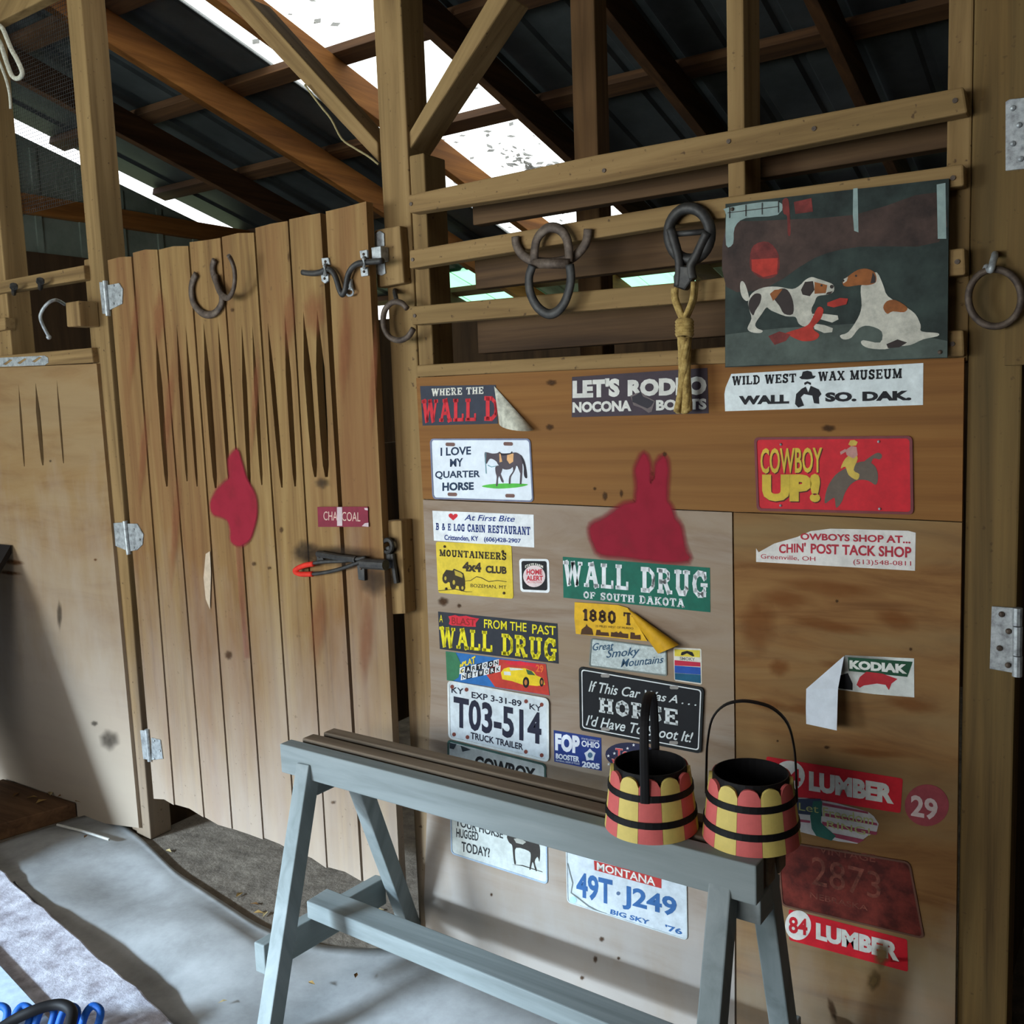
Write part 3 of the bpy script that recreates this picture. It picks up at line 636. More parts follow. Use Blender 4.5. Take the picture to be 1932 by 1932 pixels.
def hinge(q_door, q_post, bar, lab=None):
    h = MB(); h.prism([dr(u, v, .004) for u, v in q_door], -DN*.004)
    o = build('hinge', h, GALV, parent=sd, bevel=.001)
    h = MB(); h.prism([at(u, v, -.004) for u, v in q_post], (0, .004, 0)); build('hinge_leaf', h, GALV, parent=sd, bevel=.001)
    h = MB(); a, b2 = bar; h.tube([at(*a, -.012), at(*b2, -.012)], .008, 10); build('hinge_barrel', h, GALV, parent=o, smooth=False)
    us = [sum(p[0] for p in q_door)/len(q_door), sum(p[1] for p in q_door)/len(q_door)]
    for du, dv in ((-4, -16), (7, 3), (-4, 18)): h = MB(); h.ball(dr(us[0]+du, us[1]+dv, .005), .004, seg=8); build('screw', h, GALV, parent=o)
hinge([(202, 538), (224, 534), (231, 545), (230, 573), (206, 585)], [(187, 532), (200, 532), (206, 592), (193, 592)], ((198, 530), (204, 596)))
hinge([(240, 988), (258, 988), (270, 1008), (268, 1028), (258, 1038), (246, 1040)], [(212, 987), (236, 985), (241, 1040), (217, 1030)], ((236, 983), (243, 1046)))
hinge([(285, 1392), (302, 1396), (307, 1432), (286, 1434)], [(264, 1378), (276, 1378), (281, 1434), (270, 1432)], ((277, 1376), (283, 1436)))
# upper slide bolt with its kinked handle
def bracket(par, q, off=.006, th=.006, nm='bracket', mt=None):
    h = MB(); h.prism([dr(u, v, off) for u, v in q], -DN*th); o = build(nm, h, mt or GALV, parent=par, bevel=.0015)
    cx = sum(p[0] for p in q)/len(q); cyy = sum(p[1] for p in q)/len(q)
    h = MB(); h.ball(dr(cx, cyy, off+.001), .0035, seg=8); build('screw', h, RUST, parent=o); return o
bp_ = [(571, 514), (590, 516), (606, 513), (616, 508), (626, 511), (634, 525), (640, 545), (646, 556), (652, 545), (656, 522), (663, 507), (674, 498), (690, 495), (722, 492)]
mb = MB(); mb.tube(bez([dr(u, v, .016) for u, v in bp_], 4), .0075, 10); lt = build('bolt_rod', mb, IRON, parent=sd, smooth=True)
bracket(sd, [(606, 487), (619, 486), (622, 500), (608, 501)]); bracket(sd, [(605, 517), (619, 516), (619, 530), (612, 535), (606, 530)])
bracket(sd, [(678, 473), (692, 471), (693, 487), (680, 488)]); bracket(sd, [(679, 505), (693, 503), (694, 520), (681, 522)])
mb = MB(); mb.tube([dr(613, 499, .006), dr(612, 503, .026), dr(613, 515, .026), dr(613, 519, .006)], .004, 8); build('rod_guide', mb, GALV, parent=sd)
mb = MB(); mb.tube([dr(686, 486, .006), dr(686, 489, .026), dr(687, 503, .026), dr(687, 506, .006)], .004, 8); build('rod_guide', mb, GALV, parent=sd)
mb = MB(); mb.tube([dr(660+7*math.cos(a), 551+7*math.sin(a), .012) for a in [k*math.pi/5 for k in range(10)]], .003, 6, closed=True); mb.tube([dr(661, 528, .006), dr(663, 546, .012)], .006, 8)
build('padlock_eye', mb, GALV, parent=sd)
# lower slide bolt with red dipped loop
mb = MB(); mb.tube(bez([dr(u, v, .02) for u, v in ((690, 1052), (650, 1058), (610, 1060), (575, 1066), (557, 1076), (566, 1083), (600, 1082), (640, 1074), (690, 1056))], 5), .0052, 8)
lp = build('latch_handle', mb, IRON, parent=sd, smooth=True)
mb = MB(); mb.tube(bez([dr(u, v, .021) for u, v in ((592, 1064), (574, 1067), (557, 1076), (566, 1083), (590, 1083))], 5), .0075, 8)
build('handle_grip', mb, M((216, 52, 36), .5), parent=lp, smooth=True, label='red dipped grip')
mb = MB(); mb.tube([dr(684, 1063, .022), dr(728, 1066, .022)], .014, 12); build('latch_barrel', mb, IRON, parent=sd)
mb = MB(); mb.tube([dr(600, 1045, .012), dr(640, 1052, .02), dr(672, 1056, .02)], .009, 8); build('latch_rod', mb, IRON, parent=sd)
bracket(sd, [(596, 1044), (606, 1040), (610, 1058), (598, 1060)], .01, .01, mt=IRON); bracket(sd, [(672, 1052), (686, 1050), (688, 1096), (676, 1094)], .012, .012, mt=IRON)

# keeper blocks on the post
kb = rail('latch_block', [(706, 434), (754, 425), (762, 533), (711, 543)], -.03, .03, 'small pale board with a steel keeper beside the upper bolt', 'latch block', wf('z'))
def keep(q, y, th, mt, nm='keeper_plate', par=kb):
    h = MB(); h.prism([at(u, v, y) for u, v in q], (0, th, 0)); return build(nm, h, mt, parent=par, bevel=.0015)
keep([(707, 441), (716, 435), (724, 440), (725, 464), (708, 466)], -.034, .004, GALV); keep([(708, 495), (725, 493), (727, 516), (719, 520), (710, 517)], -.034, .004, GALV)
keep([(700, 467), (718, 464), (719, 491), (702, 494)], -.062, .03, GALV, 'keeper_loop')
kb2 = rail('latch_block', [(719, 984), (757, 982), (765, 1158), (731, 1160)], -.045, .045, 'taller pale board with a rusty iron keeper beside the lower latch', 'latch block', wf('z'))
keep([(722, 1034), (734, 1030), (738, 1072), (725, 1074)], -.06, .015, IRON, 'keeper_plate', kb2)
mb = MB(); mb.tube([at(731+9*math.cos(a), 1030+12*math.sin(a), -.06) for a in [k*math.pi/6 for k in range(12)]], .006, 8, closed=True); mb.tube([at(740, 1045, -.055), at(748, 1100, -.055)], .007, 8)
build('keeper_ring', mb, IRON, parent=kb2)
stains(kb2, 'grime_stain', DUST, [(740, 1030, 18, 26, 0), (745, 1090, 16, 26, 0)], None, .0458)

# horseshoes
def shoe(mb, fn, pts, off, wdt=.011, th=.006, dy=0.0):
    path = bez([fn(u, v, off + (dy*i/(len(pts)-1))) for i, (u, v) in enumerate(pts)], 5)
    mb.tube(path, wdt, 8, flat=th/wdt, upv=(0, 1, 0))
hh = empty('horseshoe_hook', dr(405, 540, 0), 'hook made of two horseshoes on the stall door', 'horseshoe')
mb = MB(); shoe(mb, dr, [(370, 517), (363, 532), (361, 552), (366, 574), (380, 590), (395, 594), (408, 588), (418, 572), (417, 553), (409, 535), (403, 518), (401, 503), (405, 490)], .008); build('horseshoe', mb, RUST, parent=hh, smooth=True)
mb = MB(); shoe(mb, dr, [(406, 520), (410, 540), (418, 556), (430, 562), (439, 550), (443, 530), (442, 508), (436, 490), (431, 482)], .012, .009, .006, .07); build('horseshoe', mb, RUST, parent=hh, smooth=True)

rk = empty('horseshoe_rack', at(1040, 500, -.045), 'bridle rack of three welded horseshoes on the second rail', 'horseshoe')
Z5 = Zm(940, 370, 7.727)
def zat(z): return lambda u, v, off: at(*z(u, v), -off)
f5 = zat(Z5)
mb = MB(); shoe(mb, f5, [(250, 590), (262, 700), (330, 830), (430, 910), (520, 950), (760, 970), (1000, 930), (1110, 880), (1230, 760), (1290, 640), (1310, 480)], .047); build('horseshoe', mb, RUST, parent=rk, smooth=True)
mb = MB(); shoe(mb, f5, [(530, 960), (530, 800), (570, 620), (680, 490), (790, 455), (900, 490), (990, 600), (1030, 780), (1030, 960)], .06); build('horseshoe', mb, RUST, parent=rk, smooth=True)
mb = MB(); shoe(mb, f5, [(500, 1010), (450, 1180), (465, 1400), (560, 1600), (700, 1710), (830, 1700), (950, 1580), (1030, 1380), (1060, 1180), (1040, 1000)], .075); build('horseshoe', mb, IRON, parent=rk, smooth=True)
mb = MB(); mb.tube([f5(520, 985, .065), f5(1040, 985, .065)], .011, 10); build('cross_bar', mb, RUST, parent=rk, smooth=True)

Z6 = Zm(1220, 360, 4.2); f6 = zat(Z6)
st = empty('stirrup_ring', at(1300, 440, -.045), 'dark iron ring with a crossbar hanging on the rails, beside the dog picture', 'ring')
mb = MB(); mb.tube([f6(340+165*math.sin(a), 340-205*math.cos(a), .052) for a in [k*2*math.pi/28 for k in range(28)]], .012, 8, closed=True, upv=(0, 1, 0)); build('ring', mb, IRON, parent=st, smooth=True)
mb = MB(); mb.tube(bez([f6(u, v, .062) for u, v in ((190, 300), (240, 470), (262, 600), (250, 760))], 5), .010, 8); mb.tube(bez([f6(u, v, .062) for u, v in ((480, 330), (400, 500), (350, 600), (365, 700))], 5), .010, 8)
mb.tube([f6(200, 345, .056), f6(480, 322, .056)], .006, 8); build('shank', mb, IRON, parent=st, smooth=True)
mb = MB(); mb.prism([f6(u, v, .07) for u, v in ((250, 590), (350, 600), (362, 700), (300, 790), (215, 760), (205, 680))], (0, .02, 0)); build('iron_plate', mb, IRON, parent=st, bevel=.004)
ROPE = noisy('straw_rope', [(112, 88, 44), (160, 132, 72), (194, 168, 104)], scale=90, rough=.95, bump=.5, dist=.003)
rp = empty('rope', at(1295, 640, -.06), 'knotted straw-coloured rope tail hanging from the iron ring', 'rope')
mb = MB()
for k in range(3):
    mb.tube(bez([f6(u+k*9, v, .07+.004*k) for u, v in ((215, 770), (215, 850), (250, 950), (290, 1040))], 5), .0055, 6)
    mb.tube(bez([f6(u-k*9, v, .07+.004*k) for u, v in ((390, 720), (380, 850), (340, 960), (300, 1040))], 5), .0055, 6)
build('rope_loop', mb, ROPE, parent=rp, smooth=True)
mb = MB()
for k in range(5): mb.tube([f6(300+52*math.cos(a), 1040+k*24+20*math.sin(a)*.6, .064-.018*math.sin(a)) for a in [j*math.pi/6 for j in range(12)]], .0065, 6, closed=True)
build('knot', mb, ROPE, parent=rp, smooth=True)
mb = MB()
for k in range(9):
    a0 = k*2*math.pi/9; tw = lambda t: (300 + 34*math.cos(a0+t*3.2)*(1-.35*math.sin(math.pi*t)) + (t**3)*(k-4)*7, 1150 + 600*t + 14*math.sin(k), .055 + .011*math.sin(a0+t*3.2))
    mb.tube([f6(tw(t/12)[0], tw(t/12)[1], tw(t/12)[2]) for t in range(13)], .0068, 6)
build('strand', mb, ROPE, parent=rp, smooth=True)

# ring on the square post, ring on the hinge post
o = empty('tie_ring', at(748, 600, -.03), 'open iron tie ring on a nail, on the square post', 'ring')
mb = MB(); mb.tube(bez([at(u, v, -.045) for u, v in ((768, 582), (758, 572), (742, 570), (728, 582), (723, 602), (727, 624), (738, 638), (755, 642), (770, 635), (780, 620))], 5), .0075, 8); build('ring', mb, RUST, parent=o, smooth=True)
mb = MB(); mb.tube([at(745, 548, 0), at(745, 552, -.03), at(748, 566, -.045)], .006, 8); build('nail', mb, IRON, parent=o)
o = empty('tie_ring', at(1876, 540, -.04), 'large thin rusty ring hanging from a staple on the hinge post', 'ring')
mb = MB(); mb.tube([at(1877+50*math.sin(a), 562-54*math.cos(a), -.04) for a in [k*2*math.pi/32 for k in range(32)]], .0062, 8, closed=True); build('ring', mb, RUST, parent=o, smooth=True)
mb = MB(); mb.tube(bez([at(u, v, y) for u, v, y in ((1860, 508, 0), (1862, 504, -.03), (1869, 510, -.05), (1872, 500, -.05), (1877, 482, -.03), (1877, 480, 0))], 4), .006, 8); build('staple', mb, GALV, parent=o, smooth=True)

# right-hand Dutch door and its hinges
o = empty('dutch_door', V(-.2, -.03, 1.49), 'upper half of the dark plank door hung on the hinge post', 'door')
mb = MB()
for k in range(5): mb.box(-.206+k*.14, -.068+k*.14, -.026, -.002, 1.49 + (0 if k else -.0), 2.75)
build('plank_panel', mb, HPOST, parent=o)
mb = MB(); mb.prism([at(u, v, -.031) for u, v in ((1897, 192), (1905, 187), (1990, 178), (1990, 312), (1897, 322))], (0, .005, 0)); h = build('hinge', mb, GALV, parent=o, bevel=.001)
for u, v in ((1911, 204), (1923, 236), (1911, 271), (1926, 300)): mb = MB(); mb.ball(at(u, v, -.032), .005, seg=8); build('screw', mb, GALV, parent=h)
o = empty('butt_hinge', at(1895, 1210, 0), 'heavy steel butt hinge low on the hinge post', 'hinge')
mb = MB(); mb.prism([at(u, v, -.005) for u, v in ((1871, 1144), (1912, 1147), (1912, 1270), (1867, 1262))], (0, .005, 0)); build('hinge_leaf', mb, GALV, parent=o, bevel=.001)
for a, b2 in ((1147, 1180), (1182, 1236), (1238, 1276)):
    mb = MB(); mb.tube([at(1920, a, -.01), at(1919, b2, -.01)], .0085, 10); build('knuckle', mb, GALV, parent=o)
for u, v in ((1890, 1159), (1903, 1191), (1886, 1223), (1902, 1255)): mb = MB(); mb.ball(at(u, v, -.006), .0055, seg=8); build('screw', mb, RUST, parent=o)

# ------------------------------------------------------------------ stickers and plates on the stall front
WHITE = M((232, 236, 236), .5); CREAM = M((226, 222, 208), .6); BLACK = M((22, 22, 24), .5); NAVY = M((28, 32, 58), .5); BLUE = M((44, 74, 140), .5)
RED = M((206, 40, 50), .5); YEL = M((240, 208, 40), .5); GREEN = M((22, 104, 84), .5); PALE = M((206, 214, 210), .5)
T0 = .0128                                   # a sticker's face lies this far out of the post line
def q3(z, q, off, fn=None): return [put(fn, z, x, y, off) for x, y in q]
def sticker(z, quad, mat, lab, off=T0, r=0, outline=None, cat='sticker', name='bumper_sticker', th=.0006, fn=None):
    pts = q3(z, outline or quad, off, fn)
    if r: pts = rq(pts, r)
    mb = MB(); mb.prism(pts, (-DN if fn else V(0, 1, 0))*th)
    return build(name, mb, mat, label=lab, cat=cat)
def plate(z, quad, mat, lab, off=.0135, rim=None, r=.09, name='licence_plate', rimw=.004, th=.0012, cat='licence plate'):
    q = q3(z, quad, off); mb = MB(); mb.prism(rq(q, r), (0, th, 0)); o = build(name, mb, mat, label=lab, cat=cat)
    if rim:
        a = rq([p-V(0, .0014, 0) for p in q], r); b2 = rq([p-V(0, .0014, 0) for p in inset(q, rimw)], r*.8); n = len(a); mb = MB()
        mb.add(a+b2+[p+V(0, .0016, 0) for p in a]+[p+V(0, .0016, 0) for p in b2], [(i, (i+1) % n, n+(i+1) % n, n+i) for i in range(n)] + [(i, (i+1) % n, 2*n+(i+1) % n, 2*n+i) for i in range(n)] + [(n+i, n+(i+1) % n, 3*n+(i+1) % n, 3*n+i) for i in range(n)])
        build('rim', mb, rim, parent=o)
    return o
def art(o, z, polys, mats, off, name='printed_picture', fn=None, sm=0):
    mb = MB()
    for i, (mi, pts) in enumerate(polys): mb.poly(q3(z, loopz(pts, sm) if sm and len(pts) > 6 else pts, off + i*.00003, fn), mi)
    return build(name, mb, mats, parent=o)
def txt(o, z, items, mats, off, name='lettering', fn=None):
    for it in items:
        mb = MB(); s, rect, kw = it[0], it[1], (it[2] if len(it) > 2 else {})
        letters(mb, s, z, rect, off, fn=fn, **kw); build(name, mb, mats, parent=o)
def holes(o, z, pts, off, w, h, mat=None, nm='bolt_slot'):
    mb = MB()
    for x, y in pts: mb.poly(rq(q3(z, [(x-w, y-h), (x+w, y-h+w*.05), (x+w, y+h+w*.05), (x-w, y+h)], off), .45, 4))
    return build(nm, mb, mat or M((110, 84, 74), .8), parent=o)
def el(cx, cyy, rx, ry, n=14, a0=0): return [(cx+rx*math.cos(2*math.pi*k/n+a0), cyy+ry*math.sin(2*math.pi*k/n+a0)) for k in range(n)]
L = .0005                                    # print lies this far over its sheet

ZA = Zm(770, 690, 5.8545)
# torn dark sticker, its end curled over
o = sticker(ZA, [(132, 225), (968, 212), (992, 640), (160, 662)], M((50, 54, 66), .45), 'dark bumper sticker under the rails, its end peeled into a white curl')
txt(o, ZA, [('WHERE THE', (258, 250, 340, 832, 228, 315), dict(font='slab')), ], CREAM, T0+L)
txt(o, ZA, [('WALL', (150, 362, 640, 750, 345, 625), dict(font='slab')), ('D', (842, 332, 612, 985, 335, 615), dict(font='slab'))], RED, T0+L)
mb = MB(); A, B2, C2 = (955, 215), (1385, 690), (1010, 745); n = 10; vs = []; fs = []
tip = put(None, ZA, 950, 225, T0+.001)
ring = []
for k in range(n+1):
    t = k/n; ang = math.pi*(.02 + 1.0*t); u = 1005 + (1385-1005)*(1-math.cos(ang))/2; v = 640 + 70*t + (110*math.sin(ang))*.4; ring.append(put(None, ZA, u, v, T0+.003+.032*math.sin(ang)))
mb.add([tip]+ring, [(0, i+1, i+2) for i in range(n)])
c = build('curled_end', mb, M((206, 204, 186), .6, dirt=.3), parent=o, label='white back of the curled end', smooth=True)
# quarter horse plate
o = plate(ZA, [(243, 805), (1352, 803), (1388, 1508), (272, 1472)], M((226, 234, 240), .35, dirt=.06), 'white plate with a saddled horse and blue-black lettering', rim=M((120, 126, 150), .3), r=.07)
D1 = M((52, 68, 84), .5)
txt(o, ZA, [('I LOVE', (358, 905, 998, 695, 890, 982), dict(bold=.025)), ('MY', (462, 1030, 1118, 607, 1020, 1112), dict(bold=.025)), ('QUARTER', (298, 1165, 1258, 795, 1155, 1245), dict(bold=.025)), ('HORSE', (378, 1290, 1385, 725, 1285, 1372), dict(bold=.04))], M((28, 50, 78), .5), .0135+L)
for_bold = dict(bold=.02)
BR = M((84, 74, 80), .6); BLK2 = M((40, 36, 44), .6)
HORSE = [(0, [(815, 1330), (900, 1310), (1080, 1300), (1290, 1305), (1315, 1320), (1200, 1345), (1000, 1358), (860, 1345)]),
         (1, [(845, 965), (865, 955), (930, 970), (985, 965), (1010, 950), (1040, 968), (1130, 965), (1190, 958), (1240, 985), (1270, 1040), (1262, 1090), (1235, 1115), (1170, 1105), (1130, 1140), (1060, 1145), (1000, 1100), (975, 1060), (930, 1030), (895, 1035), (870, 1080), (850, 1075), (848, 1030)]),
         (1, [(968, 1110), (1040, 1110), (1030, 1180), (995, 1240), (990, 1320), (970, 1325), (978, 1230), (966, 1180)]), (1, [(1000, 1200), (1020, 1190), (1055, 1275), (1050, 1295), (1030, 1280)]),
         (1, [(1150, 1100), (1190, 1105), (1170, 1170), (1135, 1230), (1130, 1300), (1112, 1300), (1118, 1225), (1160, 1160)]), (1, [(1195, 1080), (1262, 1080), (1262, 1170), (1250, 1310), (1232, 1310), (1238, 1190)]),
         (2, [(1240, 985), (1275, 1030), (1300, 1110), (1315, 1230), (1295, 1240), (1278, 1200), (1275, 1110)]),
         (3, [(1008, 975), (1020, 970), (1040, 1060), (1010, 1068)]), (3, [(1095, 975), (1165, 970), (1160, 1060), (1120, 1085), (1090, 1040)]), (2, [(1015, 945), (1030, 970), (1120, 968), (1145, 945), (1150, 968), (1100, 985), (1030, 990)]),
         (4, [(855, 960), (862, 960), (858, 1080), (866, 1190), (858, 1192), (850, 1080)]), (4, [(880, 1095), (920, 1115), (975, 1105), (975, 1112), (920, 1123), (878, 1103)])]
art(o, ZA, HORSE, [M((88, 190, 70), .6), BR, BLK2, M((232, 178, 120), .6), M((110, 160, 170), .6)], .0135+L, sm=3)
holes(o, ZA, [(465, 868), (1105, 862), (488, 1420), (1125, 1435)], .0135+L, 52, 20, M((126, 96, 88), .8))
# restaurant sticker
ZB = Zm(770, 940, 5.8545)
o = sticker(ZB, [(268, 138), (1386, 182), (1393, 545), (285, 468)], WHITE, 'white and blue restaurant sticker with a red heart, under the quarter horse plate')
txt(o, ZB, [('At First Bite', (620, 180, 245, 1178, 195, 262), dict(shear=.25, bold=.012)), ('B & E LOG CABIN RESTAURANT', (306, 268, 355, 1348, 310, 415), dict(font='slab')), ('Crittenden, KY', (400, 402, 472, 775, 420, 482), dict(bold=.025)), ('(606)428-2907', (838, 425, 492, 1245, 448, 508), dict(bold=.025))], M((40, 62, 128), .5), T0+L)
art(o, ZB, [(0, [(498, 245), (450, 205), (446, 182), (465, 168), (487, 172), (498, 188), (510, 174), (535, 172), (548, 186), (543, 205)])], [RED], T0+L, 'heart')
# yellow club plate
o = plate(ZB, [(305, 480), (1140, 520), (1162, 1112), (333, 1045)], M((226, 198, 58), .5), 'yellow club sign with an off-road car drawn on it, nailed at its corners', r=.05, name='club_sign', cat='sign')
DK = M((56, 46, 24), .6)
txt(o, ZB, [('MOUNTAINEERS', (345, 560, 645, 1085, 598, 690), dict(font='slab')), ('4x4', (600, 700, 805, 808, 712, 820), dict(bold=.05)), ('CLUB', (856, 742, 825, 1088, 755, 840), dict(bold=.05)), ('BOZEMAN, MT', (690, 945, 988, 1085, 965, 1010))], DK, .0135+L)
art(o, ZB, [(0, [(380, 850), (420, 790), (490, 800), (505, 778), (590, 815), (612, 830), (628, 900), (630, 960), (600, 990), (520, 960), (430, 920)]), (1, [(510, 795), (580, 822), (602, 845), (600, 880), (520, 850)]), (0, el(415, 885, 38, 58)), (0, el(498, 940, 38, 70)), (0, el(595, 985, 36, 44)), (1, el(412, 885, 12, 22)), (1, el(505, 930, 14, 26)), (1, el(600, 990, 12, 20)),
              (0, [(330, 1020), (520, 1000), (640, 1030), (710, 1032), (710, 1036), (640, 1037), (520, 1008), (335, 1026)]), (0, [(632, 912), (690, 905), (755, 862), (810, 875), (890, 918), (985, 905), (1088, 920), (1088, 926), (985, 912), (890, 926), (805, 882), (756, 870), (692, 912), (632, 918)])], [DK, M((190, 166, 60), .6)], .0135+L)
mb = MB()
for x, y in ((402, 535), (1043, 590), (420, 1000), (1058, 1048)): mb.ball(put(None, ZB, x, y, .015), .0035, seg=8)
build('nail', mb, RUST, parent=o)
# home alert
o = sticker(ZB, [(1225, 668), (1555, 672), (1565, 1047), (1240, 1033)], WHITE, 'small square black and white alarm decal with a round centre', r=.1)
mb = MB(); mb.poly(rq(q3(ZB, [(1250, 692), (1530, 695), (1538, 1020), (1262, 1008)], T0+L), .08)); build('black_field', mb, BLACK, parent=o)
art(o, ZB, [(0, el(1392, 862, 122, 120, 28))], [M((232, 212, 210), .5)], T0+L+.0002, 'round_field')
txt(o, ZB, [('HOME', (1308, 785, 845, 1482, 785, 845), dict(bold=.04)), ('ALERT', (1305, 855, 910, 1490, 855, 910), dict(bold=.04)), ('PROTECTION', (1318, 918, 938, 1475, 918, 938))], M((200, 40, 56), .5), T0+L+.0004)
txt(o, ZB, [('STATE FARM', (1290, 745, 775, 1490, 745, 775), dict(bold=.03, arc=.9))], CREAM, T0+L+.0003)
# green wall sticker
ZC_ = Zm(1040, 1020, 5.8545)
o = sticker(ZC_, [(127, 178), (1752, 300), (1757, 792), (135, 630)], GREEN, 'green bumper sticker with big white western lettering')
txt(o, ZC_, [('WALL', (130, 205, 505, 852, 255, 565), dict(font='slab')), ('DRUG', (990, 278, 580, 1728, 330, 645), dict(font='slab')), ('OF SOUTH DAKOTA', (355, 555, 640, 1472, 640, 745), dict(font='slab'))], WHITE, T0+L)
# yellow torn sticker with a rolled corner
YG = M((228, 178, 34), .5)
Q80 = [(258, 680), (740, 712), (845, 745), (935, 900), (1062, 1112), (700, 1075), (272, 1030), (255, 860)]
o = sticker(ZC_, None, YG, 'torn golden sticker with a town skyline, its end rolled up', off=T0+.004, outline=Q80)
txt(o, ZC_, [('1880 T', (345, 745, 890, 905, 790, 948), dict(font='slab')), ('22 MILES WEST OF MURDO', (488, 930, 955, 905, 958, 982))], M((70, 46, 22), .6), T0+.004+L)
art(o, ZC_, [(0, [(325, 1035), (335, 980), (380, 945), (390, 920), (402, 945), (450, 975), (465, 1042)]), (0, [(490, 1045), (500, 985), (540, 985), (548, 1010), (630, 1015), (640, 1055)]), (0, [(655, 1060), (660, 1010), (690, 1015), (720, 1005), (740, 1022), (765, 1000), (790, 1025), (850, 1030), (850, 1080)]), (0, [(872, 1085), (876, 1012), (920, 1018), (925, 1045), (985, 1040), (988, 1095)])], [M((78, 48, 20), .6)], T0+.004+L)
mb = MB(); rows = []
for i in range(9):
    t = i/8; a = Vector((845, 745)).lerp(Vector((1415, 1150)), t); b2 = Vector((930, 905)).lerp(Vector((1180, 1250)), t)
    row = []
    for k in range(9):
        s = k/8; ang = math.pi*s; w_ = (1-math.cos(ang))/2; p = a*(1-w_) + b2*w_
        row.append(put(None, ZC_, p.x, p.y, T0+.005+(.004+.026*t)*math.sin(ang)))
    rows.append(row)
flat_ = [p for r_ in rows for p in r_]
mb.add(flat_, [(i*9+k, i*9+k+1, (i+1)*9+k+1, (i+1)*9+k) for i in range(8) for k in range(8)])
build('rolled_end', mb, M((206, 156, 30), .5), parent=o, smooth=True)
# smoky plate and small decal
o = plate(ZC_, [(440, 1075), (1275, 1180), (1282, 1498), (418, 1388)], M((196, 208, 206), .4, dirt=.2, scale=120), 'pale glittery mountain souvenir plate with blue script', off=.0134, rim=M((120, 128, 122), .4), r=.08, name='souvenir_plate', rimw=.003)
SC = M((48, 82, 108), .5)
txt(o, ZC_, [('Great', (458, 1135, 1215, 692, 1118, 1200), dict(shear=.3, bold=.01)), ('Smoky', (608, 1205, 1325, 978, 1170, 1290), dict(shear=.3, bold=.01)), ('Mountains', (768, 1310, 1400, 1242, 1270, 1350), dict(shear=.3, bold=.01))], SC, .0134+L)
o = sticker(ZC_, [(1350, 1180), (1658, 1195), (1665, 1592), (1360, 1545)], CREAM, 'small striped decal in yellow, red and blue beside the souvenir plate', r=.05)
art(o, ZC_, [(0, [(1362, 1200), (1642, 1212), (1642, 1290), (1362, 1275)]), (1, [(1362, 1280), (1642, 1298), (1642, 1335), (1362, 1318)]), (2, [(1362, 1320), (1646, 1345), (1648, 1392), (1362, 1378)]), (3, [(1362, 1380), (1648, 1400), (1650, 1480), (1364, 1460)]), (4, [(1364, 1462), (1650, 1482), (1652, 1575), (1366, 1535)]), (5, [(1430, 1262), (1440, 1232), (1500, 1216), (1560, 1232), (1582, 1275), (1560, 1278), (1500, 1245), (1450, 1268)])],
    [M((224, 204, 70), .5), CREAM, M((196, 44, 70), .5), M((40, 84, 168), .5), M((28, 92, 122), .5), BLACK], T0+L)
txt(o, ZC_, [('SMOKY', (1420, 1284, 1318, 1588, 1296, 1330), dict(bold=.02))], M((120, 124, 120), .5), T0+L+.0003)
# black HORSE plate
ZD = Zm(1020, 1220, 5.52)
o = plate(ZD, [(400, 205), (1703, 428), (1672, 1115), (410, 868)], M((24, 26, 30), .3), 'black joke plate with white script about a car and a horse', off=.0165, rim=M((30, 34, 34), .35), r=.06, name='novelty_plate', rimw=.005)
qq = q3(ZD, [(400, 205), (1703, 428), (1672, 1115), (410, 868)], .0165+.0003)
mb = MB(); a, b2 = rq(inset(qq, .006), .05), rq(inset(qq, .0085), .045); n = len(a); mb.add(a+b2, [(i, (i+1) % n, n+(i+1) % n, n+i) for i in range(n)]); build('border_line', mb, WHITE, parent=o)
SW = M((214, 222, 222), .5)
txt(o, ZD, [('If This Car Was A . . .', (498, 350, 468, 1622, 540, 618), dict(shear=.35, bold=.012)), ("I'd Have To Shoot It!", (470, 705, 820, 1590, 890, 1005), dict(shear=.35, bold=.012)), ('HORSE', (608, 520, 690, 1430, 648, 832), dict(font='slab'))], SW, .0165+L)
holes(o, ZD, [(672, 302), (1390, 425), (675, 858), (1385, 1000)], .0165+L, 46, 18, M((150, 146, 140), .7))
# racing sticker
ZE = Zm(800, 1220, 5.52)
o = sticker(ZE, [(225, 48), (1270, 180), (1308, 510), (238, 350)], M((44, 110, 178), .5), 'colourful racing sticker with a yellow car, between the black sticker and the truck plate')
art(o, ZE, [(1, [(640, 280), (760, 130), (1268, 182), (1306, 508), (740, 420)]), (2, [(225, 50), (330, 62), (385, 180), (360, 320), (300, 358), (238, 350)]), (3, [(800, 270), (830, 230), (880, 215), (1000, 225), (1050, 225), (1140, 260), (1170, 300), (1240, 330), (1260, 395), (1180, 410), (1020, 395), (920, 360), (815, 340)]),
             (0, [(890, 218), (1000, 228), (1040, 240), (900, 250)]), (4, [(1060, 235), (1120, 255), (1160, 300), (1080, 290)]), (5, el(1062, 372, 34, 58)), (6, el(1060, 372, 15, 30)), (5, el(1225, 370, 22, 48)), (6, el(1226, 370, 10, 24)), (7, [(830, 160), (1000, 150), (1200, 190), (1240, 250), (1100, 200), (900, 190)]), (0, [(830, 258), (900, 262), (905, 300), (835, 295)])],
    [M((220, 224, 214), .5), M((198, 62, 48), .5), M((58, 122, 84), .5), YEL, M((60, 96, 60), .5), BLACK, M((190, 120, 60), .5), M((222, 40, 60), .5)], T0+L)
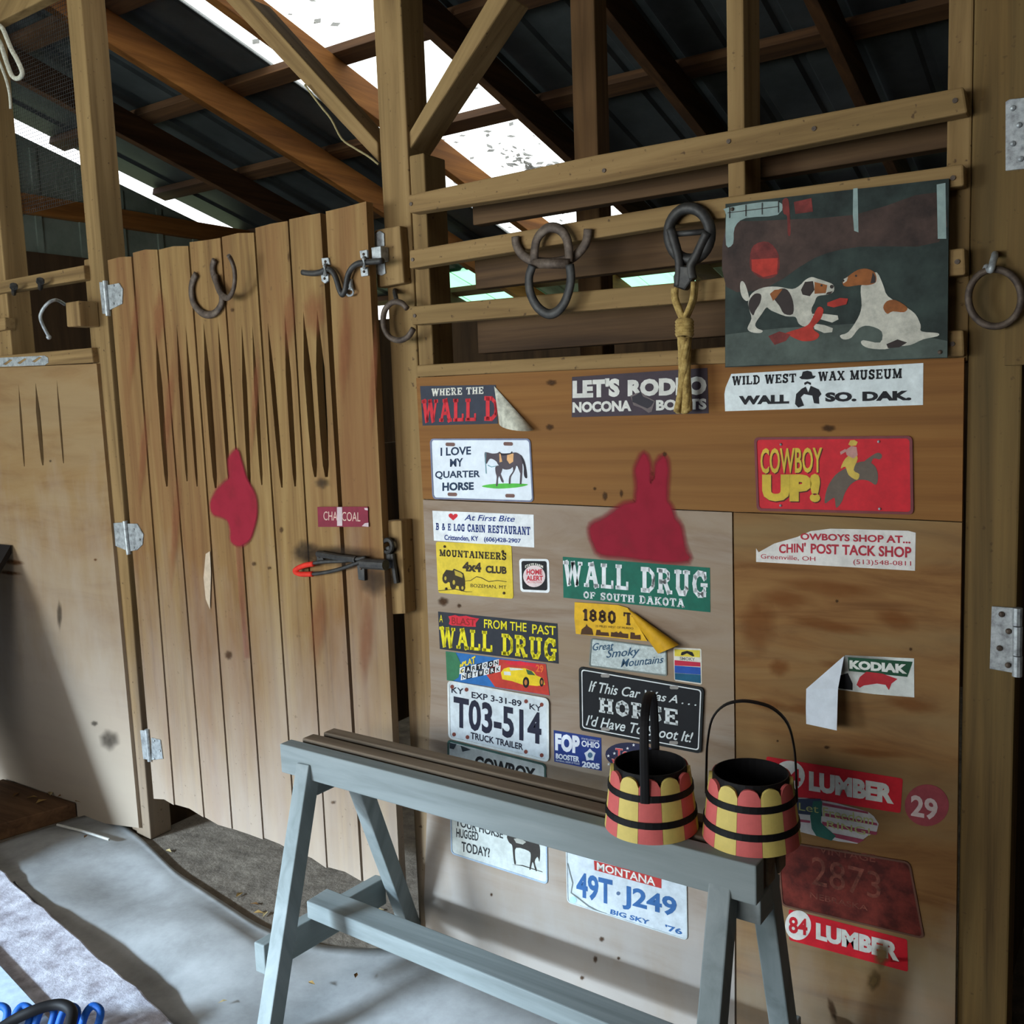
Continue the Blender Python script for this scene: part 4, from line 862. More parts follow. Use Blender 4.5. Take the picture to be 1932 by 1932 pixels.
def tiles(word, x0, y0, x1, y1, h):
    n = len(word); dx = (x1-x0)/n; dy = (y1-y0)/n
    for i, ch in enumerate(word):
        X = x0+dx*i; Y = y0+dy*i; dark = i % 2 == 0
        mbt.poly(q3(ZE, [(X+2, Y), (X+dx-2, Y+dy), (X+dx-6, Y+dy+h), (X-2, Y+h)], T0+L+.0005), 0 if dark else 1)
        letters(mbt, ch, ZE, (X+dx*.22, Y+h*.16, Y+h*.84, X+dx*.8, Y+h*.16+dy, Y+h*.84+dy), T0+L+.0008, mi=1 if dark else 0, bold=.03)
mbt = MB(); tiles('CARTOON', 370, 222, 782, 130, 66); tiles('NETWORK', 385, 285, 800, 195, 66)
build('lettering', mbt, [WHITE, BLACK], parent=o)
txt(o, ZE, [('sPLAT', (372, 175, 215, 535, 95, 175), dict(bold=.04)), ('at', (378, 235, 275, 412, 235, 270), dict(bold=.02))], M((240, 214, 50), .5), T0+L+.0006)
txt(o, ZE, [('29', (1165, 185, 262, 1245, 195, 275), dict(bold=.03))], M((236, 112, 50), .5), T0+L+.0006)
# black and yellow sticker
o = sticker(ZB, [(330, 1252), (1648, 1385), (1662, 1828), (350, 1665)], M((44, 48, 56), .45), 'black bumper sticker with yellow western lettering, over the racing sticker')
YL = M((236, 222, 34), .5)
txt(o, ZB, [('A', (345, 1285, 1368, 383, 1290, 1372)), ('FROM THE', (838, 1335, 1432, 1308, 1378, 1478), dict(bold=.01)), ('PAST', (1370, 1390, 1495, 1632, 1415, 1515), dict(bold=.012)), ('WALL', (345, 1405, 1650, 930, 1460, 1715), dict(font='slab')), ('DRUG', (1032, 1485, 1740, 1640, 1545, 1810), dict(font='slab'))], YL, T0+L)
art(o, ZB, [(0, [(445, 1305), (520, 1290), (560, 1305), (640, 1298), (700, 1315), (785, 1330), (745, 1380), (750, 1420), (660, 1418), (560, 1408), (480, 1405), (450, 1390), (462, 1350)])], [M((214, 40, 56), .5)], T0+L, 'red_burst')
txt(o, ZB, [('BLAST', (480, 1312, 1392, 740, 1335, 1412), dict(bold=.01))], M((150, 36, 30), .5), T0+L+.0004)
# truck trailer plate, the plate under it
o = plate(ZE, [(245, 965), (1272, 1222), (1272, 1800), (250, 1560)], M((208, 216, 214), .4), 'partly hidden white plate tucked between the truck plate and the sawhorse beam', off=.0135, rim=M((60, 90, 80), .4), r=.07, rimw=.005)
txt(o, ZE, [('COWBOY', (530, 1130, 1290, 1160, 1270, 1420), dict(bold=.04))], BLACK, .0135+L)
art(o, ZE, [(0, [(265, 1000), (340, 1015), (310, 1070), (268, 1060)]), (0, [(380, 1030), (490, 1075), (400, 1095)])], [M((60, 70, 76), .5)], .0135+L)
o = plate(ZE, [(245, 348), (1302, 540), (1304, 1205), (256, 955)], M((212, 222, 226), .35), 'white embossed truck trailer plate with large dark digits', off=.0165, rim=M((222, 228, 226), .35), r=.08, rimw=.006)
DKB = M((34, 36, 54), .5)
txt(o, ZE, [('T03-514', (308, 512, 835, 1222, 690, 1025), dict(bold=.03)), ('EXP 3-31-89', (495, 468, 535, 1015, 562, 628), dict(bold=.02)), ('KY', (285, 415, 480, 412, 438, 500), dict(bold=.015)), ('KY', (1098, 590, 650, 1225, 618, 680), dict(bold=.015)), ('TRUCK TRAILER', (485, 888, 960, 1032, 1012, 1080), dict(bold=.025))], DKB, .0165+L)
mb = MB()
for x, y in ((292, 418), (442, 448), (1062, 570), (1225, 605), (312, 915), (452, 943), (1060, 1095), (1225, 1132)): mb.add(q3(ZE, el(x, y, 20, 22, 10), .0165+L*1.4), [tuple(range(10))])
build('bolt_hole', mb, M((128, 70, 60), .8), parent=o)
# FOP
o = sticker(ZE, [(1350, 870), (1845, 952), (1850, 1294), (1357, 1198)], M((34, 56, 124), .45), 'small royal blue booster sticker beside the truck plate')
txt(o, ZE, [('FOP', (1365, 900, 1080, 1622, 930, 1120), dict(bold=.06)), ('OHIO', (1640, 975, 1040, 1828, 1000, 1062), dict(bold=.03)), ('BOOSTER', (1372, 1110, 1165, 1618, 1145, 1205), dict(bold=.04)), ('2005', (1645, 1190, 1255, 1830, 1220, 1280), dict(bold=.05)), ('STATE LODGE OF', (1640, 948, 965, 1825, 978, 998)), ('FRATERNAL ORDER OF POLICE', (1372, 1175, 1192, 1620, 1212, 1232))], M((226, 232, 240), .5), T0+L)
art(o, ZE, [(0, [(1728 + (62 if k % 2 == 0 else 46)*math.sin(k*math.pi/5), 1130 - (70 if k % 2 == 0 else 50)*math.cos(k*math.pi/5)) for k in range(10)]), (1, el(1730, 1130, 26, 30))], [M((206, 214, 220), .5), M((70, 104, 132), .5)], T0+L, 'badge')
# together oval
o = sticker(ZD, None, M((40, 42, 70), .5), 'oval starred decal half hidden behind a bucket', outline=[(x, y + (x-960)*.1) for x, y in el(962, 1150, 288, 148, 28)])
art(o, ZD, [(0, [(x + (17 if k % 2 == 0 else 7)*math.sin(k*math.pi/5), y - (18 if k % 2 == 0 else 7)*math.cos(k*math.pi/5)) for k in range(10)]) for x, y in ((705, 1138), (768, 1112), (905, 1060), (968, 1025), (1035, 1090), (1100, 1058), (708, 1225), (1170, 1128), (1180, 1080))], [WHITE], T0+L, 'star_print')
txt(o, ZD, [('Together', (778, 1055, 1165, 1240, 1100, 1215), dict(bold=.045)), ('We Stand', (738, 1165, 1250, 1190, 1210, 1300), dict(bold=.045))], M((226, 196, 190), .5), T0+L+.0002, 'letter_edge')
txt(o, ZD, [('Together', (780, 1060, 1160, 1238, 1104, 1211), dict(bold=.02)), ('We Stand', (740, 1170, 1246, 1188, 1215, 1296), dict(bold=.02))], M((208, 62, 66), .5), T0+L+.0005)
# lower plates
ZF = Zm(800, 1480, 3.22)
o = plate(ZF, [(158, 60), (748, 235), (752, 608), (165, 420)], M((200, 206, 200), .4), 'white plate with a drawn horse, under the sawhorse beam near the square post', off=.0135, rim=M((160, 178, 196), .4), r=.07, rimw=.004)
txt(o, ZF, [('TODAY?', (228, 345, 408, 400, 388, 445), dict(bold=.02)), ('HUGGED', (196, 265, 320, 330, 290, 345), dict(bold=.02)), ('YOUR HORSE', (190, 200, 250, 480, 280, 330), dict(bold=.02))], M((52, 54, 56), .6), .0135+L)
art(o, ZF, [(0, [(505, 310), (560, 300), (640, 330), (690, 350), (705, 400), (700, 470), (690, 440), (672, 470), (686, 522), (676, 522), (660, 470), (648, 515), (640, 512), (648, 440), (636, 405), (560, 385), (553, 440), (558, 480), (548, 480), (540, 420), (535, 370), (515, 350)]), (0, [(530, 485), (600, 490), (720, 530), (720, 534), (600, 497)]), (1, [(545, 330), (580, 325), (620, 350), (600, 365), (560, 355)])], [M((58, 54, 50), .7), M((170, 170, 160), .7)], .0135+L, sm=3)
o = plate(ZF, [(862, 362), (1596, 568), (1602, 948), (870, 716)], M((196, 204, 208), .4), 'white, blue and red state plate hanging below the sawhorse beam', off=.0135, rim=M((190, 198, 198), .4), r=.07, rimw=.003)
PB = M((56, 98, 150), .5)
txt(o, ZF, [('49T', (925, 528, 682, 1145, 580, 738), dict(bold=.03)), ('J249', (1205, 608, 755, 1535, 690, 842), dict(bold=.03)), ('BIG SKY', (1130, 756, 786, 1372, 825, 855), dict(bold=.03, shear=.1)), ("'76", (1465, 850, 886, 1568, 878, 915), dict(bold=.03))], PB, .0135+L)
art(o, ZF, [(0, [(1032, 462), (1442, 572), (1442, 632), (1036, 520)]), (1, el(1180, 662, 12, 12)), (2, el(905, 702, 22, 22)), (3, [(870, 480), (884, 540), (900, 600), (890, 660), (930, 690), (1000, 745), (1060, 775), (1110, 790), (1110, 783), (1060, 766), (1003, 736), (934, 682), (896, 656), (907, 598), (890, 536), (876, 478)])], [M((176, 56, 52), .6), M((90, 110, 140), .6), M((170, 206, 214), .5), M((110, 116, 112), .6)], .0135+L)
txt(o, ZF, [('MONTANA', (1050, 472, 520, 1405, 568, 618), dict(bold=.02))], M((214, 214, 206), .5), .0135+L+.0004)
# wild west sticker
ZG = Zm(1330, 650, 3.209)
o = sticker(ZG, None, M((222, 230, 228), .5), 'white museum sticker with black western lettering and a moustached man', outline=[(125, 260), (160, 178), (1322, 112), (1320, 366), (122, 404), (118, 300)])
txt(o, ZG, [('WILD WEST', (164, 190, 250, 552, 172, 232), dict(font='slab')), ('WAX MUSEUM', (685, 162, 225, 1192, 140, 208), dict(font='slab')), ('WALL', (205, 312, 365, 510, 302, 358), dict(bold=.06)), ('SO. DAK.', (728, 290, 348, 1250, 278, 338), dict(bold=.06))], M((26, 26, 30), .5), T0+L)
art(o, ZG, [(0, [(570, 198), (585, 190), (592, 165), (620, 158), (645, 165), (652, 188), (672, 190), (660, 205), (620, 212), (585, 210)]), (0, [(600, 232), (620, 222), (642, 232), (640, 246), (622, 236), (604, 246)]), (0, [(545, 360), (552, 300), (585, 268), (610, 255), (625, 290), (640, 250), (690, 272), (705, 300), (690, 320), (692, 360), (660, 355), (650, 310), (600, 300), (580, 320), (600, 370), (565, 382)])], [M((26, 26, 30), .5)], T0+L)
# rodeo sticker
o = sticker(Z8, [(95, 105), (1360, 20), (1372, 445), (92, 482)], M((62, 50, 58), .5), 'dark purple boot sticker behind the rope tail, with large cream lettering')
txt(o, Z8, [("LET'S", (100, 135, 305, 540, 112, 290), dict(bold=.06)), ('RODEO', (615, 132, 288, 1352, 95, 272), dict(bold=.06)), ('NOCONA', (100, 340, 440, 650, 322, 425), dict(bold=.05)), ('BOOTS', (880, 320, 420, 1352, 305, 408), dict(bold=.05))], M((214, 212, 202), .6), T0+L)
art(o, Z8, [(1, [(640, 280), (700, 255), (745, 250), (800, 290), (870, 330), (840, 430), (810, 440), (745, 395), (670, 370)]), (0, [(655, 290), (700, 270), (735, 240), (760, 290), (810, 310), (862, 335), (835, 380), (800, 400), (740, 375), (690, 350), (660, 340)])], [M((48, 44, 50), .6), M((110, 98, 96), .6)], T0+L+.0004)
# cowboy up plate
CU = plate(ZG, [(298, 562), (1256, 552), (1264, 1030), (315, 1006)], M((200, 34, 44), .4), 'red plate with a bronc rider and big yellow lettering', off=.0138, rim=M((120, 60, 62), .4), r=.06, name='novelty_plate', rimw=.005)
txt(CU, ZG, [('COWBOY', (342, 634, 788, 716, 628, 782), dict(bold=.02)), ('UP!', (352, 790, 955, 704, 788, 962), dict(bold=.07))], M((84, 36, 24), .5), .0138+L*.6, 'letter_shadow')
txt(CU, ZG, [('COWBOY', (336, 628, 782, 710, 622, 776), dict(bold=.02)), ('UP!', (346, 784, 948, 698, 782, 955), dict(bold=.07))], M((206, 176, 60), .5), .0138+L*1.2)
art(CU, ZG, [(0, [(725, 960), (740, 870), (790, 790), (860, 745), (940, 710), (1000, 715), (1035, 745), (1048, 800), (1035, 850), (990, 825), (930, 820), (880, 850), (845, 905), (830, 950), (795, 990), (785, 930), (760, 940)]), (0, [(960, 715), (1000, 680), (1045, 655), (1072, 670), (1060, 695), (1020, 690), (1000, 725)]),
              (1, [(822, 750), (850, 690), (900, 660), (925, 690), (900, 760), (935, 785), (920, 820), (870, 790), (850, 740)]), (2, [(850, 640), (885, 615), (918, 620), (925, 670), (900, 690), (858, 670)]), (1, [(868, 605), (880, 580), (905, 578), (925, 590), (915, 612), (885, 615)]), (2, [(818, 650), (850, 632), (860, 645), (822, 668)])],
    [M((100, 88, 76), .6), M((202, 172, 76), .5), M((190, 140, 130), .6)], .0138+L, sm=3)
mb = MB()
for x, y in ((1052, 588), (1058, 995), (460, 605), (458, 975)): mb.ball(put(None, ZG, x, y, .0145), .0028, seg=8)
build('screw', mb, GALV, parent=CU)
# tack shop sticker, torn
o = sticker(ZG, None, M((220, 216, 208), .55), 'torn white tack shop sticker with red lettering', outline=[(310, 1235), (325, 1258), (420, 1205), (560, 1165), (640, 1130), (760, 1115), (900, 1118), (1230, 1128), (1276, 1140), (1272, 1370), (310, 1316)])
RD = M((176, 44, 58), .5)
txt(o, ZG, [('OWBOYS SHOP AT...', (578, 1142, 1182, 1245, 1158, 1205), dict(bold=.03)), ("CHIN'", (448, 1208, 1265, 610, 1200, 1258), dict(bold=.028)), ('POST TACK SHOP', (640, 1205, 1265, 1250, 1225, 1292), dict(bold=.028)), ('Greenville, OH', (338, 1268, 1300, 668, 1285, 1315)), ('(513)548-0811', (898, 1300, 1338, 1248, 1312, 1348))], RD, T0+L)
# kodiak sticker with the flap
ZH = Zm(1450, 1150, 4.008)
o = sticker(ZH, None, M((214, 218, 212), .45), 'peeling green and white sticker with a folded white flap', outline=[(580, 345), (1100, 370), (1102, 665), (800, 640), (520, 605), (530, 480), (560, 370)])
art(o, ZH, [(0, [(600, 360), (1090, 395), (1050, 510), (608, 465)]), (1, [(532, 500), (600, 480), (636, 560), (636, 610), (524, 595)]), (2, [(665, 570), (690, 510), (740, 470), (860, 485), (975, 525), (930, 560), (910, 610), (885, 570), (820, 560), (720, 575), (690, 592)])], [M((28, 74, 50), .5), BLACK, M((182, 44, 52), .5)], T0+L)
txt(o, ZH, [('KODIAK', (612, 382, 448, 1048, 415, 488), dict(bold=.06))], M((222, 224, 216), .5), T0+L+.0004)
mb = MB(); g = []
for (x, y, of) in ((572, 350, T0+.001), (525, 600, .05), (516, 915, .062), (285, 600, .026), (282, 740, .024), (285, 865, .022)): g.append(put(None, ZH, x, y, of))
mb.add(g, [(0, 1, 3), (1, 4, 3), (1, 5, 4), (1, 2, 5)]); build('folded_flap', mb, M((214, 222, 230), .35, dirt=.06), parent=o, label='white back of the peeled flap')
# lumber stickers and decals near the hinge post
ZI = Zm(1380, 1380, 3.5)
def lumber(q, lab, cq, lq, cut=False):
    o = sticker(ZI, q, M((206, 32, 44), .45), lab, r=.06)
    art(o, ZI, [(0, el(*cq, 26))], [M((224, 222, 214), .5)], T0+L, 'round_field')
    cx, cyy, rx, ry = cq
    txt(o, ZI, [('84', (cx-rx*.72, cyy-ry*.62, cyy+ry*.5, cx+rx*.72, cyy-ry*.42, cyy+ry*.72), dict(bold=.03))], M((196, 36, 46), .5), T0+L+.0003, 'number')
    txt(o, ZI, [('LUMBER', lq, dict(bold=.06))], M((220, 218, 208), .5), T0+L)
    return o
lumber([(230, 165), (1132, 312), (1116, 540), (232, 398)], 'red lumber sticker behind the second bucket', (380, 293, 105, 100), (512, 262, 392, 1072, 352, 482))
o2 = lumber([(378, 1175), (1160, 1375), (1166, 1588), (382, 1378)], 'red lumber sticker, stained and scraped, low beside the sawhorse end', (440, 1280, 86, 98), (558, 1262, 1372, 1108, 1400, 1522))
stains(o2, 'scrape_stain', spray('brown_scrape', (104, 82, 48), 1.1), [(1663, 1800, 18, 30, .1), (1648, 1850, 14, 22, .2)], None, T0+.0022)
o = sticker(ZI, None, M((150, 66, 72), .5), 'round red number decal at the edge of the brown plywood', outline=el(1290, 488, 146, 138, 28))
txt(o, ZI, [('29', (1185, 415, 560, 1362, 450, 592), dict(bold=.03))], M((206, 186, 180), .5), T0+L)
o = sticker(ZI, None, M((196, 190, 186), .55), 'ragged flag decal with a green boot under the red lumber sticker', outline=[(400, 440), (560, 436), (900, 530), (940, 560), (972, 610), (960, 660), (900, 690), (830, 742), (700, 725), (560, 690), (440, 660), (400, 560)])
art(o, ZI, [(0, [(402, 445), (590, 445), (600, 560), (404, 540)]), (1, [(600, 470), (900, 530), (905, 545), (600, 488)]), (1, [(410, 575), (520, 590), (520, 605), (412, 592)]), (1, [(600, 595), (965, 665), (955, 685), (600, 620)]), (1, [(620, 540), (960, 605), (965, 622), (620, 560)]), (1, [(640, 665), (880, 715), (840, 738), (640, 690)]), (2, [(540, 460), (600, 460), (590, 600), (640, 650), (690, 690), (660, 722), (560, 690), (530, 640), (520, 560)])],
    [M((54, 62, 84), .5), M((150, 62, 82), .5), M((44, 96, 84), .5)], T0+L)
txt(o, ZI, [('Let', (445, 470, 520, 575, 488, 540)), ('Freedom', (605, 500, 560, 935, 555, 620)), ('RING!', (630, 588, 632, 915, 640, 690))], M((176, 176, 110), .5), T0+L+.0005)
o = plate(ZI, [(300, 715), (1180, 860), (1278, 1372), (330, 1150)], M((112, 44, 34), .6, dirt=.4, scale=25), 'old rusty dark-red plate with worn digits at the sawhorse end', off=.0138, rim=M((104, 70, 56), .6), r=.07, rimw=.004)
WORN = M((126, 70, 56), .7, dirt=.4, scale=60)
txt(o, ZI, [('2873', (530, 820, 1010, 985, 935, 1110)), ('VINTAGE', (580, 755, 805, 950, 815, 865)), ('NEBRASKA', (520, 1060, 1100, 900, 1150, 1185))], WORN, .0138+L)

# dog picture
ZJ = Zm(1350, 330, 3.3196); PO = .046
q = q3(ZJ, [(62, 182), (1462, 22), (1452, 1145), (60, 1206)], PO); mb = MB(); mb.prism(q, (0, .007, 0))
DARKG = M((44, 56, 50), .35, dirt=.5, scale=9)
pic = build('dog_picture', mb, DARKG, label='dark painted picture of two white and tan dogs over the rails', cat='picture')
W1 = M((196, 192, 176), .5, dirt=.2, scale=50); T1 = M((150, 88, 40), .5, dirt=.2); K1 = M((52, 42, 38), .5); R1 = M((176, 50, 36), .5, dirt=.2); B1 = M((70, 52, 44), .5, dirt=.4, scale=14); P1 = M((138, 156, 150), .5); RB = M((116, 44, 38), .5, dirt=.3); FL = M((78, 88, 80), .5, dirt=.3, scale=14)
art(pic, ZJ, [
    (4, [(66, 320), (240, 290), (870, 250), (1380, 110), (1400, 420), (900, 450), (620, 520), (330, 700), (66, 700)]),
    (8, [(62, 1000), (400, 960), (900, 930), (1452, 1040), (1452, 1140), (62, 1200)]),
    (6, [(66, 250), (66, 440), (110, 430), (120, 330), (190, 270), (390, 250), (392, 165), (75, 205)]), (7, [(420, 160), (455, 152), (465, 250), (470, 370), (452, 370), (448, 260), (425, 240)]), (7, [(490, 170), (600, 145), (610, 230), (500, 245)]),
    (6, [(862, 85), (890, 82), (895, 360), (868, 350), (860, 250)]), (6, [(1385, 60), (1440, 50), (1445, 400), (1392, 400)]),
    (7, [(215, 520), (240, 440), (330, 420), (395, 500), (390, 620), (300, 650), (225, 600)]), (3, [(225, 530), (390, 520), (385, 620), (300, 640), (228, 600)]),
    (0, [(205, 790), (230, 740), (300, 705), (390, 700), (480, 715), (530, 690), (560, 660), (600, 640), (640, 650), (700, 670), (738, 690), (740, 730), (700, 750), (640, 760), (620, 800), (600, 850), (620, 930), (560, 950), (520, 930), (500, 890), (440, 885), (350, 850), (320, 830), (290, 870), (250, 930), (260, 960), (295, 975), (280, 990), (225, 985), (200, 960), (225, 900), (210, 840)]),
    (0, [(155, 680), (168, 665), (188, 690), (210, 770), (195, 790), (170, 770), (156, 730)]), (0, [(590, 870), (680, 870), (765, 880), (770, 905), (730, 925), (660, 905)]), (0, [(610, 930), (680, 940), (735, 960), (730, 985), (680, 990), (620, 965)]),
    (2, [(210, 790), (245, 745), (285, 750), (280, 800), (250, 850), (235, 880), (210, 840)]), (2, [(360, 760), (400, 715), (450, 720), (485, 790), (485, 870), (430, 870), (400, 820)]), (1, [(340, 745), (370, 720), (420, 715), (380, 770), (360, 790)]), (2, [(535, 720), (560, 670), (610, 665), (620, 720), (590, 760), (545, 750)]), (1, [(620, 670), (700, 690), (690, 740), (620, 745)]),
    (3, [(440, 990), (560, 950), (600, 910), (640, 830), (675, 840), (660, 900), (610, 960), (650, 1000), (620, 1035), (540, 1040), (470, 1010)]), (7, [(330, 1010), (400, 980), (470, 1000), (440, 1040), (370, 1065)]),
    (0, [(910, 700), (960, 640), (1010, 610), (1050, 690), (1080, 760), (1180, 820), (1250, 870), (1285, 940), (1290, 980), (1390, 990), (1390, 1010), (1300, 1030), (1220, 1065), (1120, 1075), (1060, 1092), (960, 1085), (915, 1060), (925, 1035), (1030, 1050), (1040, 980), (960, 945), (900, 960), (850, 1020), (800, 1030), (780, 1005), (830, 985), (890, 900), (915, 820)]),
    (1, [(798, 660), (830, 635), (890, 595), (950, 588), (1000, 615), (1005, 670), (960, 690), (900, 690), (830, 700), (800, 690)]), (0, [(798, 655), (830, 638), (822, 665), (800, 680)]), (2, [(985, 610), (1003, 640), (1002, 675), (970, 680)]),
    (2, el(728, 700, 12, 12)), (2, el(664, 692, 7, 7)), (2, el(800, 662, 8, 8)), (2, el(880, 632, 7, 7)), (4, [(700, 735), (735, 728), (720, 745), (690, 750)]),
    (8, [(300, 1120), (420, 1085), (430, 1090), (310, 1130)]), (8, [(430, 1110), (560, 1060), (564, 1064), (440, 1118)]), (3, [(700, 800), (780, 770), (830, 775), (820, 810), (740, 830), (700, 820)]),
    (1, [(1050, 830), (1075, 790), (1130, 785), (1200, 830), (1180, 860), (1110, 855), (1075, 870)]), (2, [(1070, 1060), (1140, 1030), (1200, 1050), (1150, 1080), (1080, 1085)]),
    ], [W1, T1, K1, R1, B1, M((44, 50, 50), .5), P1, RB, FL], PO+.0004, sm=3)
mb = MB()
for k in range(4): mb.prism(q3(ZJ, [(85+k*102, 200-k*13), (89+k*102, 200-k*13), (89+k*102, 270-k*11), (85+k*102, 270-k*11)], PO+.0022), (0, .0006, 0))
mb.prism(q3(ZJ, [(75, 236), (392, 196), (392, 200), (75, 240)], PO+.0022), (0, .0006, 0)); build('window_bars', mb, K1, parent=pic)
mb = MB(); mb.ball(put(None, ZJ, 105, 215, PO+.001), .004); mb.ball(put(None, ZJ, 1405, 1110, PO+.001), .004); build('nail', mb, RUST, parent=pic)

# name sign on the door
ZK = Zm(500, 880, 5.3667)
o = sticker(ZK, [(530, 410), (1040, 408), (1048, 612), (538, 612)], M((126, 36, 54), .3), 'dark red name sign on the stall door reading a horse name in white', off=.004, name='name_sign', cat='sign', th=.0015, fn='door')
txt(o, ZK, [('CHARCOAL', (592, 455, 545, 965, 465, 558))], M((208, 176, 160), .5), .004+L, fn='door')
mb = MB(); mb.poly(q3(ZK, [(728, 412), (780, 412), (782, 602), (730, 602)], .0052, 'door')); mb.poly(q3(ZK, [(1005, 420), (1040, 422), (1042, 445), (1010, 440)], .0052, 'door')); mb.poly(q3(ZK, [(980, 605), (1010, 575), (1048, 570), (1048, 612)], .0052, 'door'))
tp = M((196, 176, 176), .25); build('tape', mb, tp, parent=o)

# ------------------------------------------------------------------ sawhorse
SC0 = V(-1.134, -.382, 0); SD = V(1.208, -.036, 0).normalized(); SN = V(-SD.y, SD.x, 0)
def sw(x, y, z): return SC0 + SD*x + SN*y + V(0, 0, z)
def sbox(mb, x0, x1, y0, y1, z0, z1):
    mb.hexa([sw(x0, y0, z0), sw(x1, y0, z0), sw(x1, y0, z1), sw(x0, y0, z1), sw(x0, y1, z0), sw(x1, y1, z0), sw(x1, y1, z1), sw(x0, y1, z1)])
sh = empty('sawhorse', SC0, 'weathered grey wooden sawhorse carrying two buckets in front of the stickers', 'sawhorse')
for x0, y0, y1, z0 in ((-.604, 0, .038, .577), (-.585, .056, .094, .585), (-.57, .113, .151, .585)):
    mb = MB(); sbox(mb, x0, .604, y0, y1, z0, .65); build('top_board', mb, wg('x') if y0 == 0 else wood('dusty_brown_lumber', (138, 122, 104), (118, 103, 86), (92, 80, 66), axis='x', across=18), parent=sh, bevel=.003)
for x0, x1 in ((-.56, -.515), (.53, .6)):
    mb = MB(); sbox(mb, x0, x1, .03, .13, .525, .578); build('cross_block', mb, wg('y'), parent=sh, bevel=.003)
mb = MB(); sbox(mb, .566, .6, .039, .112, .586, .648); build('end_block', mb, OLDW, parent=sh)
def leg(a, ya, b2, yb, rot):
    p, q = at(*a, ya), at(*b2, yb); d = (q-p)/(q.z-p.z); top = p + d*(.61-p.z); foot = p + d*(.014-p.z)
    mb = MB(); mb.beam(foot, top, .042, .044, up=(0, -1, 0)); build('leg', mb, wood('weathered_grey_lumber', axis=rot, **GREY), parent=sh, bevel=.003); return foot, top
leg((578, 1475), -.365, (522, 1850), -.51, (.37, 0, 0)); leg((682, 1492), -.235, (768, 1730), -.035, (-.35, 0, 0))
leg((1362, 1715), -.392, (1344, 1932), -.46, (.37, 0, 0)); leg((1456, 1770), -.26, (1478, 1932), -.2, (-.35, 0, 0))
mb = MB(); mb.hexa([V(-1.735, -.487, .125), V(-1.70, -.487, .125), V(-1.70, -.487, .2), V(-1.735, -.487, .2), V(-1.70, -.09, .125), V(-1.665, -.09, .125), V(-1.665, -.09, .2), V(-1.70, -.09, .2)])
build('spreader', mb, wg('y'), parent=sh, bevel=.003)
mb = MB(); mb.box(-.575, -.54, -.55, -.11, .125, .2); build('spreader', mb, wg('y'), parent=sh, bevel=.003)
mb = MB(); mb.hexa([V(-1.70, -.345, .2), V(-.48, -.405, .2), V(-.48, -.405, .245), V(-1.70, -.345, .245), V(-1.70, -.272, .2), V(-.48, -.332, .2), V(-.48, -.332, .245), V(-1.70, -.272, .245)])
build('stretcher', mb, wg('x'), parent=sh, bevel=.003)

# ------------------------------------------------------------------ buckets
PINK = M((212, 104, 100), .55, dirt=.06); BYEL = M((220, 198, 112), .55, dirt=.06); BLK = M((20, 19, 20), .4, dirt=.05)
def bucket(c, hang, lab, a0, tilt=0):
    c = Vector(c); b = empty('bucket', c, lab, 'bucket', 'striped wooden buckets on the sawhorse'); n = 12; H = .117
    def pt(a, z, off=0): r = .0885 + (.0745-.0885)*z/H + off; return c + V(r*math.cos(a), r*math.sin(a), z)
    for i in range(n):
        mb = MB(); a1 = a0 + 2*math.pi*i/n; da = 2*math.pi/n*.985; K = 8; o0 = []; o1 = []
        for k in range(K+1):
            s = -1 + 2*k/K; a = a1 + da*s/2; zt = H - .017*(1-math.sqrt(max(0, 1-s*s*.999)))
            o0.append((pt(a, 0), pt(a, zt))); o1.append((pt(a, 0, -.006), pt(a, zt, -.006)))
        vs = [p for q in o0 for p in q] + [p for q in o1 for p in q]; m_ = 2*(K+1); fs = []
        for k in range(K):
            fs += [(2*k, 2*k+2, 2*k+3, 2*k+1), (m_+2*k, m_+2*k+1, m_+2*k+3, m_+2*k+2), (2*k+1, 2*k+3, m_+2*k+3, m_+2*k+1), (2*k, m_+2*k, m_+2*k+2, 2*k+2)]
        fs += [(0, 1, m_+1, m_), (2*K, m_+2*K, m_+2*K+1, 2*K+1)]
        mb.add(vs, fs); build('stave', mb, PINK if i % 2 else BYEL, parent=b)
    for z in (.034, .082):
        r = .0885 + (.0745-.0885)*z/H
        mb = MB(); mb.lathe([(r+.0005, z-.006), (r+.0028, z-.006), (r+.0016, z+.006), (r-.0005, z+.006)], c, 40); build('hoop', mb, BLK, parent=b)
    mb = MB(); mb.lathe([(0.001, .012), (.078, .012), (.0675, .122), (.0655, .122), (.074, .016), (.001, .016)], c, 32); build('liner', mb, BLK, parent=b)
    u = V(math.cos(hang), math.sin(hang), 0); mb = MB()
    pts = [c + u*x*(.0795) + V(0, 0, z) for x, z in ((-1.02, .075), (-1.0, .13), (-.97, .17), (-.86, .215), (-.6, .242), (-.25, .253), (.1, .253), (.5, .244), (.82, .218), (.96, .175), (1.0, .13), (1.02, .075))]
    mb.tube(bez(pts, 4), .0085, 8, flat=.24, upv=u); build('handle', mb, BLK, parent=b)
bucket((-.757, -.336, .6505), math.radians(108), 'striped bucket whose handle is seen edge-on, standing nearer the square post', .42)
bucket((-.577, -.292, .6505), math.radians(14), 'striped bucket with its handle arch open to view, at the end of the sawhorse', .30)

